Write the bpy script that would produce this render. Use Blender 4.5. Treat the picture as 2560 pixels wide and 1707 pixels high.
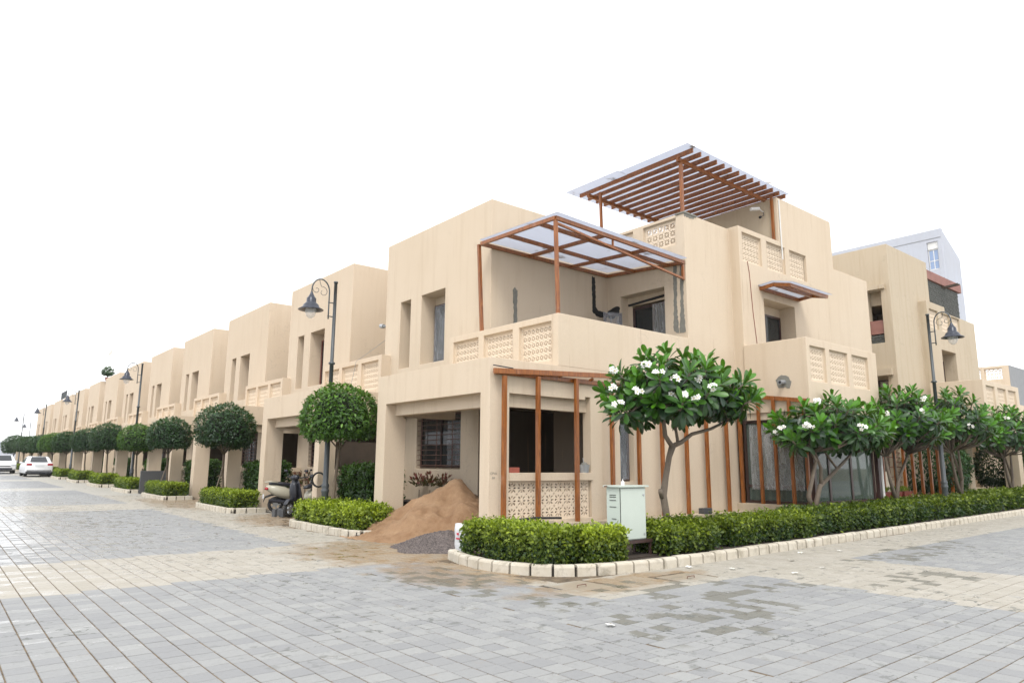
import bpy, bmesh, math, random
import numpy as np
from mathutils import Vector, Matrix
random.seed(7); RNG = np.random.default_rng(11)
for o in list(bpy.data.objects): bpy.data.objects.remove(o)
S = bpy.context.scene; C = S.collection

# ------------------------------------------------------------------ camera, light, exposure
YAW, PITCH, ROLL, EYE = 0.88013925, 0.17631741, 0.00660162, 1.45
cp, sp = math.cos(PITCH), math.sin(PITCH)
F = Vector((math.cos(YAW)*cp, math.sin(YAW)*cp, sp)); R0 = Vector((math.sin(YAW), -math.cos(YAW), 0)); U0 = R0.cross(F)
RV = R0*math.cos(ROLL) + U0*math.sin(ROLL); UV = U0*math.cos(ROLL) - R0*math.sin(ROLL)
cam = bpy.data.cameras.new('camera'); co = bpy.data.objects.new('camera', cam); C.objects.link(co)
cam.lens = 24.4; cam.sensor_width = 36; cam.clip_start = .05; cam.clip_end = 3000
m = Matrix.Identity(4)
for i in range(3): m[i][0] = RV[i]; m[i][1] = UV[i]; m[i][2] = -F[i]
m[0][3], m[1][3], m[2][3] = 0, 0, EYE
co.matrix_world = m; S.camera = co
W = bpy.data.worlds.new('World'); S.world = W; W.use_nodes = True
nt = W.node_tree; nt.nodes.clear()
SUN_EL, SUN_AZ = math.radians(52), math.radians(229)      # direction TO the sun, azimuth from +X
sky = nt.nodes.new('ShaderNodeTexSky'); sky.sky_type = 'NISHITA'; sky.sun_disc = False
sky.sun_elevation = SUN_EL; sky.sun_rotation = math.radians(90) - SUN_AZ
sky.air_density = 1; sky.dust_density = 3
tc = nt.nodes.new('ShaderNodeTexCoord'); mp = nt.nodes.new('ShaderNodeMapping'); mp.inputs['Scale'].default_value = (1, 1, 2.4)
ns = nt.nodes.new('ShaderNodeTexNoise'); ns.inputs['Scale'].default_value = 1.6; ns.inputs['Detail'].default_value = 5; ns.inputs['Roughness'].default_value = .55
rp = nt.nodes.new('ShaderNodeValToRGB'); rp.color_ramp.elements[0].position = .38; rp.color_ramp.elements[1].position = .66
rp.color_ramp.elements[0].color = (9.6, 9.8, 10.4, 1); rp.color_ramp.elements[1].color = (10.6, 10.6, 10.6, 1)
mx = nt.nodes.new('ShaderNodeMix'); mx.data_type = 'RGBA'; mx.inputs['Factor'].default_value = .93
bg = nt.nodes.new('ShaderNodeBackground'); bg.inputs['Strength'].default_value = .1
ow = nt.nodes.new('ShaderNodeOutputWorld'); L = nt.links.new
L(tc.outputs['Generated'], mp.inputs['Vector']); L(mp.outputs[0], ns.inputs['Vector']); L(ns.outputs['Fac'], rp.inputs['Fac'])
L(sky.outputs[0], mx.inputs['A']); L(rp.outputs[0], mx.inputs['B']); L(mx.outputs['Result'], bg.inputs['Color']); L(bg.outputs[0], ow.inputs[0])
sl = bpy.data.lights.new('sun', 'SUN'); sl.energy = 1.15; sl.angle = math.radians(22); sl.color = (1, .965, .91)
so = bpy.data.objects.new('sun', sl); C.objects.link(so)
sd = Vector((math.cos(SUN_AZ)*math.cos(SUN_EL), math.sin(SUN_AZ)*math.cos(SUN_EL), math.sin(SUN_EL)))
so.rotation_euler = sd.to_track_quat('Z', 'Y').to_euler(); so.location = (0, 0, 60)
vs = S.view_settings; vs.view_transform = 'Standard'; vs.look = 'None'; vs.gamma = 1; vs.use_curve_mapping = False
vs.exposure = 0.86
S.render.engine = 'CYCLES'; S.cycles.max_bounces = 6; S.cycles.transparent_max_bounces = 12; S.cycles.diffuse_bounces = 2

# ------------------------------------------------------------------ material helpers
def new_mat(name):
    m = bpy.data.materials.new(name); m.use_nodes = True; n = m.node_tree; n.nodes.clear()
    out = n.nodes.new('ShaderNodeOutputMaterial'); p = n.nodes.new('ShaderNodeBsdfPrincipled'); n.links.new(p.outputs[0], out.inputs[0])
    return m, n, p, out
def N(n, t, **k):
    x = n.nodes.new(t)
    for a, b in k.items():
        if a in x.inputs: x.inputs[a].default_value = b
        else: setattr(x, a, b)
    return x
def rgb(c): return (c[0], c[1], c[2], 1)
def noise(n, vec, scale, detail=4, rough=.55, dist=0):
    x = N(n, 'ShaderNodeTexNoise', Scale=scale, Detail=detail, Roughness=rough, Distortion=dist)
    if vec is not None: n.links.new(vec, x.inputs['Vector'])
    return x.outputs['Fac']
def ramp(n, fac, stops):
    r = n.nodes.new('ShaderNodeValToRGB'); e = r.color_ramp.elements
    while len(e) < len(stops): e.new(.5)
    for i, (p, c) in enumerate(stops):
        e[i].position = p; e[i].color = rgb(c) if hasattr(c, '__len__') else (c, c, c, 1)
    n.links.new(fac, r.inputs['Fac']); return r.outputs['Color']
def mixc(n, fac, a, b, mode='MIX'):
    x = n.nodes.new('ShaderNodeMix'); x.data_type = 'RGBA'; x.blend_type = mode
    for v, s in ((fac, 'Factor'), (a, 'A'), (b, 'B')):
        if isinstance(v, (int, float)): x.inputs[s].default_value = v
        elif isinstance(v, tuple): x.inputs[s].default_value = rgb(v)
        else: n.links.new(v, x.inputs[s])
    return x.outputs['Result']
def math_(n, op, a, b=0, clamp=False):
    x = n.nodes.new('ShaderNodeMath'); x.operation = op; x.use_clamp = clamp
    for v, i in ((a, 0), (b, 1)):
        if isinstance(v, (int, float)): x.inputs[i].default_value = v
        else: n.links.new(v, x.inputs[i])
    return x.outputs[0]
def pos(n): return n.nodes.new('ShaderNodeNewGeometry').outputs['Position']
def scaled(n, vec, s):
    x = n.nodes.new('ShaderNodeMapping'); x.inputs['Scale'].default_value = s; n.links.new(vec, x.inputs['Vector']); return x.outputs[0]
def bump(n, p, h, strength=.3, dist=.01):
    b = N(n, 'ShaderNodeBump', Strength=strength, Distance=dist); n.links.new(h, b.inputs['Height']); n.links.new(b.outputs[0], p.inputs['Normal'])
def simple(name, col, rough=.6, metal=0, var=.15, scale=8, bmp=0, spec=None):
    m, n, p, o = new_mat(name); P = pos(n)
    f = noise(n, P, scale, 5)
    c = mixc(n, f, tuple(x*(1-var) for x in col), tuple(min(1, x*(1+var)) for x in col)); n.links.new(c, p.inputs['Base Color'])
    p.inputs['Roughness'].default_value = rough; p.inputs['Metallic'].default_value = metal
    if bmp: bump(n, p, noise(n, P, scale*6, 4), bmp, .004)
    return m
def plaster(name, col, dirt=.35, streak=1.0):
    m, n, p, o = new_mat(name); P = pos(n)
    big = noise(n, P, .55, 5, .6); st = noise(n, scaled(n, P, (3.2, 3.2, .22)), 1.6, 6, .62); fine = noise(n, P, 45, 3)
    c = mixc(n, ramp(n, big, [(.3, 0), (.75, 1)]), col, tuple(x*y for x, y in zip(col, (1.06, 1.08, 1.11))))
    c = mixc(n, math_(n, 'MULTIPLY', ramp(n, st, [(.5, 0), (.72, 1)]), .32*streak), c, tuple(x*y for x, y in zip(col, (.80, .74, .66))))
    gr = noise(n, P, 1.1, 7, .7, .6)
    c = mixc(n, math_(n, 'MULTIPLY', ramp(n, gr, [(.62, 0), (.8, 1)]), dirt), c, tuple(x*.62 for x in col))
    c = mixc(n, math_(n, 'MULTIPLY', ramp(n, fine, [(.35, 0), (.7, 1)]), .28), c, tuple(x*.8 for x in col))
    rst = noise(n, scaled(n, P, (11, 11, .35)), 1.0, 4, .6)
    c = mixc(n, math_(n, 'MULTIPLY', math_(n, 'MULTIPLY', ramp(n, rst, [(.60, 0), (.68, 1)]), ramp(n, noise(n, P, .7, 3), [(.5, 0), (.62, 1)])), .30*streak), c, (.33, .21, .11))
    crk = N(n, 'ShaderNodeTexVoronoi', Scale=.8, feature='DISTANCE_TO_EDGE'); wv = n.nodes.new('ShaderNodeVectorMath'); wv.operation = 'ADD'
    wn_ = N(n, 'ShaderNodeTexNoise', Scale=3, Detail=5); n.links.new(P, wn_.inputs['Vector']); n.links.new(P, wv.inputs[0]); n.links.new(wn_.outputs['Color'], wv.inputs[1]); n.links.new(wv.outputs[0], crk.inputs['Vector'])
    c = mixc(n, math_(n, 'MULTIPLY', math_(n, 'MULTIPLY', ramp(n, crk.outputs['Distance'], [(0, 1), (.006, 0)]), ramp(n, noise(n, P, .5, 2), [(.55, 0), (.6, 1)])), .45), c, tuple(x*.5 for x in col))
    z = n.nodes.new('ShaderNodeSeparateXYZ'); n.links.new(P, z.inputs[0])
    low = math_(n, 'SUBTRACT', 1, math_(n, 'DIVIDE', z.outputs[2], .55), True)
    low = math_(n, 'MULTIPLY', low, ramp(n, noise(n, scaled(n, P, (2, 2, 1)), 2, 6, .7), [(.35, 0), (.7, 1)]))
    c = mixc(n, math_(n, 'MULTIPLY', low, .55), c, (.20, .16, .11))
    n.links.new(c, p.inputs['Base Color']); p.inputs['Roughness'].default_value = .88
    h = math_(n, 'ADD', math_(n, 'MULTIPLY', noise(n, P, 110, 3), .6), noise(n, scaled(n, P, (1, 1, .25)), 60, 3))
    bump(n, p, h, .35, .006); return m
def leafmat(name, dark, light, rough=.38, trans=.25):
    m, n, p, o = new_mat(name)
    a = N(n, 'ShaderNodeAttribute', attribute_name='tint')
    oi = n.nodes.new('ShaderNodeObjectInfo')
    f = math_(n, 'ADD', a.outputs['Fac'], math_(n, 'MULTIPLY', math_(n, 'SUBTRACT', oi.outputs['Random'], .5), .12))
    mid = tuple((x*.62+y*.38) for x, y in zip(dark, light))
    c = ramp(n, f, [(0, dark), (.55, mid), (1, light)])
    n.links.new(c, p.inputs['Base Color']); p.inputs['Roughness'].default_value = rough
    t = n.nodes.new('ShaderNodeBsdfTranslucent'); n.links.new(mixc(n, .5, c, (.25, .4, .04), 'MIX'), t.inputs['Color'])
    ms = n.nodes.new('ShaderNodeMixShader'); ms.inputs[0].default_value = trans
    n.links.new(p.outputs[0], ms.inputs[1]); n.links.new(t.outputs[0], ms.inputs[2]); n.links.new(ms.outputs[0], o.inputs[0])
    return m
def wood(name, col, dark, streak=1):
    m, n, p, o = new_mat(name); P = pos(n)
    f = noise(n, scaled(n, P, (9, 9, .9)), 4, 6, .65, .4); g = noise(n, P, 3, 4)
    c = mixc(n, ramp(n, f, [(.32, 0), (.68, 1)]), dark, col)
    c = mixc(n, math_(n, 'MULTIPLY', ramp(n, g, [(.64, 0), (.76, 1)]), .45*streak), c, tuple(min(1, x*.6+.16) for x in col))
    n.links.new(c, p.inputs['Base Color']); p.inputs['Roughness'].default_value = .33
    bump(n, p, f, .12, .003); return m
def film(name, col=(.62, .66, .70), base=.18):
    m, n, p, o = new_mat(name); P = pos(n)
    mpn = n.nodes.new('ShaderNodeMapping'); mpn.inputs['Rotation'].default_value = (.5, .35, .2); mpn.inputs['Scale'].default_value = (7, 7, .9); n.links.new(P, mpn.inputs['Vector'])
    w = noise(n, mpn.outputs[0], 1.3, 3, .5, .6)
    cr = ramp(n, w, [(.50, 0), (.56, .9), (.575, .1), (.66, 0)])
    p.inputs['Base Color'].default_value = rgb(col); p.inputs['Roughness'].default_value = .28
    tr = n.nodes.new('ShaderNodeBsdfTransparent'); ms = n.nodes.new('ShaderNodeMixShader')
    n.links.new(math_(n, 'ADD', base, math_(n, 'MULTIPLY', cr, .30)), ms.inputs[0])
    n.links.new(tr.outputs[0], ms.inputs[1]); n.links.new(p.outputs[0], ms.inputs[2]); n.links.new(ms.outputs[0], o.inputs[0])
    bump(n, p, w, .8, .05); return m
def glass(name, col=(.03, .04, .045), see=.5, rough=.04):
    m, n, p, o = new_mat(name)
    p.inputs['Base Color'].default_value = rgb(col); p.inputs['Roughness'].default_value = rough; p.inputs['IOR'].default_value = 1.5
    tr = N(n, 'ShaderNodeBsdfTransparent'); ms = n.nodes.new('ShaderNodeMixShader'); ms.inputs[0].default_value = 1-see
    n.links.new(tr.outputs[0], ms.inputs[1]); n.links.new(p.outputs[0], ms.inputs[2]); n.links.new(ms.outputs[0], o.inputs[0]); return m

WALLC = (.61, .502, .375)
M = dict(
 wall=plaster('beige_plaster', WALLC), wall_old=plaster('weathered_plaster', (.50, .415, .30), .8, 1.6),
 wall_row=plaster('row_plaster', (.60, .487, .36), .25, .8), inner=plaster('shaded_inner_plaster', (.11, .085, .06), .6),  # inner: plaster darkened to carry the shade of deep rooms
 inner_pl=plaster('porch_inner_plaster', (.46, .34, .235), .5), gutter=simple('grey_render', (.25, .26, .27), .8, scale=3, bmp=.2),
 white=plaster('white_paint', (.47, .49, .54), .15, .6), jali=simple('cast_screen', (.72, .60, .46), .8, var=.08),
 rust=wood('brown_wood', (.37, .125, .024), (.14, .042, .011)), rust_dark=wood('dark_brown_wood', (.15, .045, .022), (.05, .018, .012), .5),
 frame=simple('dark_window_frame', (.055, .030, .026), .4), frame2=simple('maroon_frame', (.17, .06, .045), .45),
 bar=simple('rusty_bar', (.13, .065, .045), .6), glass=glass('dark_glass'), glass_bay=glass('bay_glass', (.10, .13, .11), .25, .03),
 film=film('plastic_film', (.42, .45, .49), .16), film_t=film('loose_plastic_film', (.60, .61, .60), .20), sheet=None,
 metal=simple('grey_lamp_paint', (.075, .085, .09), .42, .2, scale=4), shade=simple('dark_lamp_shade', (.035, .04, .055), .3, .3),
 globe=None, cement=simple('grey_cement', (.20, .195, .17), .9, var=.35, scale=14), chase=simple('black_mortar', (.02, .02, .02), .85, var=.4),
 granite=simple('grey_granite', (.07, .072, .075), .5, var=.4, scale=40), soil=simple('wet_soil', (.045, .033, .024), .95, var=.5, scale=9, bmp=.6),
 steel=simple('galvanised_metal', (.45, .47, .48), .4, .6), rubber=simple('black_rubber', (.018, .018, .018), .65), black=simple('black_plastic', (.02, .022, .03), .35),
 cabinet=simple('pale_green_grey_paint', (.50, .56, .50), .42, var=.07, scale=3), seam=simple('dark_seam', (.06, .065, .06), .7),
 redpaint=simple('red_primer', (.27, .13, .105), .8, var=.35, scale=3), brickred=simple('red_brick', (.33, .09, .06), .85, var=.3, bmp=.4),
 brickgrey=simple('dark_grey_brick', (.075, .078, .07), .9, var=.5, scale=6, bmp=.5), mortar=simple('brick_mortar', (.14, .14, .125), .9),
 bark=simple('grey_bark', (.15, .12, .09), .85, var=.4, scale=10, bmp=.5), bark2=simple('brown_bark', (.13, .10, .07), .9, var=.4, scale=12, bmp=.5),
 dark_core=simple('hedge_dark_core', (.012, .018, .008), .95, var=.5, scale=20),  # near-black fill, carries the shade inside hedges and crowns
 pipe=simple('white_pvc', (.70, .70, .68), .4), cream=simple('cream_slab', (.55, .50, .40), .7),
 clay=simple('red_planter', (.20, .035, .022), .5), carpaint=simple('white_car_paint', (.74, .75, .76), .18, var=.02), chrome=simple('chrome', (.6, .6, .62), .15, .9),
 tail=simple('red_tail_lamp', (.35, .01, .02), .2), headl=simple('head_lamp', (.5, .52, .55), .12), cloth=simple('white_cloth', (.65, .63, .58), .8),
 sack=simple('white_woven_sack', (.62, .64, .66), .6, var=.2, scale=30), ivory=simple('ivory_scooter_paint', (.42, .395, .31), .25, var=.05),
 print_red=simple('red_print', (.5, .05, .08), .6), ply=simple('brown_board', (.075, .055, .040), .8, var=.3, scale=4),
 )
def special():
    m, n, p, o = new_mat('polycarbonate_sheet'); P = pos(n)
    f = noise(n, P, 1.7, 6, .65); c = mixc(n, ramp(n, f, [(.60, 0), (.70, 1)]), (.50, .53, .60), (.24, .21, .19))
    n.links.new(c, p.inputs['Base Color']); p.inputs['Roughness'].default_value = .45
    t = n.nodes.new('ShaderNodeBsdfTranslucent'); n.links.new(mixc(n, ramp(n, f, [(.60, 0), (.72, 1)]), (.66, .68, .73), (.20, .17, .14)), t.inputs['Color'])
    ms = n.nodes.new('ShaderNodeMixShader'); ms.inputs[0].default_value = .78
    n.links.new(p.outputs[0], ms.inputs[1]); n.links.new(t.outputs[0], ms.inputs[2]); n.links.new(ms.outputs[0], o.inputs[0]); M['sheet'] = m
    m, n, p, o = new_mat('frosted_globe'); p.inputs['Base Color'].default_value = (.85, .87, .88, 1); p.inputs['Roughness'].default_value = .12
    tr = n.nodes.new('ShaderNodeBsdfTransparent'); ms = n.nodes.new('ShaderNodeMixShader'); ms.inputs[0].default_value = .35
    n.links.new(tr.outputs[0], ms.inputs[1]); n.links.new(p.outputs[0], ms.inputs[2]); n.links.new(ms.outputs[0], o.inputs[0]); M['globe'] = m
    # paving: dry pavers with darker damp blotches, standing water films, washed-in sand near the corner
    for nm, base, alt, src in (('grey_paver', (.285, .288, .280), (.225, .228, .230), 0), ('cream_paver', (.385, .36, .31), (.325, .30, .25), 0),
                               ('grey_paver_single', (.285, .288, .280), (.225, .228, .230), 1), ('cream_paver_single', (.385, .36, .31), (.325, .30, .25), 1),
                               ('far_paving', (.27, .28, .28), (.395, .375, .325), 2)):
        m, n, p, o = new_mat(nm); P = pos(n); sx = n.nodes.new('ShaderNodeSeparateXYZ'); n.links.new(P, sx.inputs[0])
        if src == 0: r = N(n, 'ShaderNodeAttribute', attribute_name='tint').outputs['Fac']
        elif src == 1: r = n.nodes.new('ShaderNodeObjectInfo').outputs['Random']
        if src < 2: c = mixc(n, r, alt, base)
        else:
            b = N(n, 'ShaderNodeTexBrick', Scale=1.0); b.inputs['Mortar Size'].default_value = .006; b.inputs['Brick Width'].default_value = .19; b.inputs['Row Height'].default_value = .19
            b.inputs['Color1'].default_value = rgb(base); b.inputs['Color2'].default_value = (.21, .215, .225, 1); b.inputs['Mortar'].default_value = (.09, .075, .05, 1)
            n.links.new(P, b.inputs['Vector']); r = noise(n, P, 5, 1)
            band = math_(n, 'LESS_THAN', math_(n, 'MODULO', math_(n, 'SUBTRACT', sx.outputs[1], 9.5), 14.2), 3.0)
            band2 = math_(n, 'LESS_THAN', math_(n, 'MODULO', math_(n, 'SUBTRACT', sx.outputs[0], 8.83), 14.2), 2.9)
            right = math_(n, 'GREATER_THAN', sx.outputs[0], 8)
            bb = math_(n, 'ADD', math_(n, 'MULTIPLY', right, band2), math_(n, 'MULTIPLY', math_(n, 'SUBTRACT', 1, right), band))
            edge = math_(n, 'GREATER_THAN', sx.outputs[0], 5.35); edge = math_(n, 'MULTIPLY', edge, math_(n, 'GREATER_THAN', sx.outputs[1], 5.55))
            bb = math_(n, 'MAXIMUM', bb, edge)
            c = mixc(n, math_(n, 'MULTIPLY', bb, .85), b.outputs['Color'], alt)
        # sand / mud wash near the building corner
        w = None
        for (cx, cy, rx, ry) in ((6.6, 10.6, 2.3, 2.6), (5.9, 8.1, 1.3, 1.7), (7.4, 17.5, 1.6, 3), (7.2, 26, 1.7, 5), (7.0, 6.2, 1.9, .55)):
            dx = math_(n, 'DIVIDE', math_(n, 'SUBTRACT', sx.outputs[0], cx), rx); dy = math_(n, 'DIVIDE', math_(n, 'SUBTRACT', sx.outputs[1], cy), ry)
            d = math_(n, 'SUBTRACT', 1.15, math_(n, 'SQRT', math_(n, 'ADD', math_(n, 'MULTIPLY', dx, dx), math_(n, 'MULTIPLY', dy, dy))), True)
            w = d if w is None else math_(n, 'MAXIMUM', w, d)
        nz = noise(n, P, 2.2, 7, .68)
        wm = ramp(n, math_(n, 'ADD', math_(n, 'MULTIPLY', w, 1.0), math_(n, 'MULTIPLY', math_(n, 'SUBTRACT', nz, .5), 1.5)), [(.22, 0), (.5, 1)])
        rr = math_(n, 'ADD', .45, math_(n, 'MULTIPLY', r, .55))
        c = mixc(n, math_(n, 'MULTIPLY', math_(n, 'MULTIPLY', wm, rr), .95), c, (.24, .155, .075))
        w2 = None
        for (cx, cy, rx, ry) in ((6.4, 5.7, 1.7, .8), (5.3, 7.6, 1.0, 1.6), (7.6, 4.9, 1.9, .8), (13.5, 5.2, 3.2, .7), (6.0, 4.3, 1.6, .9), (10.5, 4.0, 1.5, .7)):
            dx = math_(n, 'DIVIDE', math_(n, 'SUBTRACT', sx.outputs[0], cx), rx); dy = math_(n, 'DIVIDE', math_(n, 'SUBTRACT', sx.outputs[1], cy), ry)
            d = math_(n, 'SUBTRACT', 1.0, math_(n, 'SQRT', math_(n, 'ADD', math_(n, 'MULTIPLY', dx, dx), math_(n, 'MULTIPLY', dy, dy))), True)
            w2 = d if w2 is None else math_(n, 'MAXIMUM', w2, d)
        if src < 2:
            dk = ramp(n, math_(n, 'ADD', math_(n, 'ADD', math_(n, 'MULTIPLY', w2, .55), r), math_(n, 'MULTIPLY', math_(n, 'SUBTRACT', nz, .5), .9)), [(.94, 0), (1.0, 1)])
            dk = math_(n, 'MULTIPLY', dk, ramp(n, w2, [(.02, 0), (.2, 1)])); c = mixc(n, math_(n, 'MULTIPLY', dk, .8), c, (.12, .115, .09))
        fine = noise(n, P, 26, 6, .7)
        c = mixc(n, math_(n, 'MULTIPLY', ramp(n, fine, [(.48, 0), (.74, 1)]), .42), c, tuple(x*.64 for x in base))
        spots = math_(n, 'MULTIPLY', ramp(n, noise(n, scaled(n, P, (1, 1.25, 1)), 6.2, 4, .6, .7), [(.59, 0), (.625, 1)]), ramp(n, noise(n, P, .38, 3), [(.44, 0), (.58, 1)]))
        c = mixc(n, math_(n, 'MULTIPLY', spots, .72), c, (.10, .105, .094))
        # wetness grows up the left street
        wy = math_(n, 'MULTIPLY', math_(n, 'SUBTRACT', sx.outputs[1], 7.0), .085, True)
        wx = math_(n, 'SUBTRACT', 1.15, math_(n, 'MULTIPLY', sx.outputs[0], .19), True); wy = math_(n, 'MULTIPLY', wy, math_(n, 'MAXIMUM', wx, .25))
        near = math_(n, 'SUBTRACT', 1.0, math_(n, 'MULTIPLY', sx.outputs[0], .62), True)
        wet = math_(n, 'MAXIMUM', wy, math_(n, 'MULTIPLY', near, .36))
        wn = noise(n, scaled(n, P, (1.0, 1.5, 1)), 5.5, 4, .6, .5)
        fac = math_(n, 'ADD', math_(n, 'ADD', math_(n, 'MULTIPLY', wet, .50), math_(n, 'MULTIPLY', r, .42)), math_(n, 'SUBTRACT', wn, .93))
        film_ = ramp(n, fac, [(.02, 0), (.10, 1)])
        n.links.new(mixc(n, math_(n, 'MULTIPLY', film_, .15), c, (.10, .105, .11)), p.inputs['Base Color'])
        dry = math_(n, 'SUBTRACT', .74, math_(n, 'MULTIPLY', wm, .28)); dry = math_(n, 'SUBTRACT', dry, math_(n, 'MULTIPLY', wet, .2))
        n.links.new(math_(n, 'SUBTRACT', dry, math_(n, 'MULTIPLY', film_, .46), True), p.inputs['Roughness'])
        bump(n, p, noise(n, P, 70, 4), .12, .003); M[nm] = m
    m, n, p, o = new_mat('joint_sand'); P = pos(n)
    n.links.new(mixc(n, ramp(n, noise(n, P, 6, 6, .7), [(.35, 0), (.65, 1)]), (.05, .036, .022), (.19, .14, .085)), p.inputs['Base Color']); p.inputs['Roughness'].default_value = .95; M['joint'] = m
    m, n, p, o = new_mat('kerb_stone'); P = pos(n)
    f = noise(n, P, 5, 6, .7); c = mixc(n, ramp(n, f, [(.3, 0), (.7, 1)]), (.46, .41, .32), (.57, .53, .45))
    c = mixc(n, math_(n, 'MULTIPLY', ramp(n, noise(n, P, 2.6, 7, .75, .7), [(.52, 0), (.66, 1)]), .6), c, (.17, .145, .10))
    n.links.new(c, p.inputs['Base Color']); p.inputs['Roughness'].default_value = .85; bump(n, p, noise(n, P, 60, 4), .3, .004); M['kerb'] = m; M['kerb_mortar'] = simple('kerb_mortar', (.035, .03, .024), .95, var=.4)
    m, n, p, o = new_mat('heaped_sand'); P = pos(n)
    f = noise(n, P, 2.2, 8, .7); c = mixc(n, ramp(n, f, [(.35, 0), (.65, 1)]), (.34, .19, .095), (.52, .335, .195))
    c = mixc(n, ramp(n, noise(n, P, 90, 3), [(.62, 0), (.75, .5)]), c, (.12, .07, .04))
    n.links.new(c, p.inputs['Base Color']); p.inputs['Roughness'].default_value = .95
    bump(n, p, math_(n, 'ADD', noise(n, P, 12, 8, .75), math_(n, 'MULTIPLY', noise(n, P, 60, 4, .8), .7)), 1, .06); M['sand'] = m
    m, n, p, o = new_mat('gravel_heap'); P = pos(n)
    v = N(n, 'ShaderNodeTexVoronoi', Scale=55); n.links.new(P, v.inputs['Vector'])
    n.links.new(mixc(n, ramp(n, v.outputs['Color'], [(.2, 0), (.8, 1)]), (.06, .05, .048), (.20, .165, .15)), p.inputs['Base Color']); p.inputs['Roughness'].default_value = .9
    bump(n, p, v.outputs['Distance'], 1, .02); M['gravel'] = m; M['hollow_dark'] = simple('hollow_dark_soil', (.10, .055, .028), .95, var=.5, scale=7, bmp=.8)
    m, n, p, o = new_mat('petal_white'); p.inputs['Base Color'].default_value = (.80, .80, .76, 1); p.inputs['Roughness'].default_value = .6; M['petal'] = m
    M['petal_eye'] = simple('petal_yellow', (.75, .52, .08), .6)
    m, n, p, o = new_mat('earth'); P = pos(n)
    n.links.new(mixc(n, noise(n, P, .12, 6, .6), (.24, .20, .15), (.14, .13, .08)), p.inputs['Base Color']); p.inputs['Roughness'].default_value = 1; M['earth'] = m
special()
M['car_glass'] = glass('car_glass', (.02, .025, .03), 0, .05)
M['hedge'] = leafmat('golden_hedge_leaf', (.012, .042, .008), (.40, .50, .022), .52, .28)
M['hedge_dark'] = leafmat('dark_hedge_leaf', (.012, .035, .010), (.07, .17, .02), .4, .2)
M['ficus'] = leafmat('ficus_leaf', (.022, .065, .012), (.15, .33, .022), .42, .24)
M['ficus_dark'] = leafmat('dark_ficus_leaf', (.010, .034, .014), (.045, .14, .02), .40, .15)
M['plumeria'] = leafmat('plumeria_leaf', (.004, .022, .012), (.085, .26, .012), .34, .16)  # older leaves darker, dark end lowered further to paint shadows between leaves
M['redleaf'] = leafmat('red_green_leaf', (.06, .07, .02), (.26, .05, .06), .4, .2)
M['far_leaf'] = leafmat('far_tree_leaf', (.05, .08, .05), (.10, .14, .07), .6, .2)

# ------------------------------------------------------------------ object helpers
def tag(o, label=None, cat=None, group=None, kind=None):
    if label: o['label'] = label
    if cat: o['category'] = cat
    if group: o['group'] = group
    if kind: o['kind'] = kind
    return o
def empty(name, loc=(0, 0, 0), label=None, cat=None, group=None, kind=None):
    o = bpy.data.objects.new(name, None); C.objects.link(o); o.location = loc; o.empty_display_size = .1
    return tag(o, label, cat, group, kind)
def link(name, me, mat=None, parent=None, bevel=0, smooth=False, seg=2):
    o = bpy.data.objects.new(name, me); C.objects.link(o)
    if mat is not None and not len(me.materials):
        for x in (mat if isinstance(mat, (list, tuple)) else [mat]): me.materials.append(M[x] if isinstance(x, str) else x)
    if parent: o.parent = parent
    if bevel:
        b = o.modifiers.new('bevel', 'BEVEL'); b.width = bevel; b.segments = seg; b.limit_method = 'ANGLE'; b.angle_limit = math.radians(40)
    if smooth: me.polygons.foreach_set('use_smooth', [True]*len(me.polygons))
    return o
def copy_tree(o, parent=None):
    c = o.copy(); C.objects.link(c)
    if parent is not None: c.parent = parent
    for ch in o.children: copy_tree(ch, c)
    return c
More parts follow.
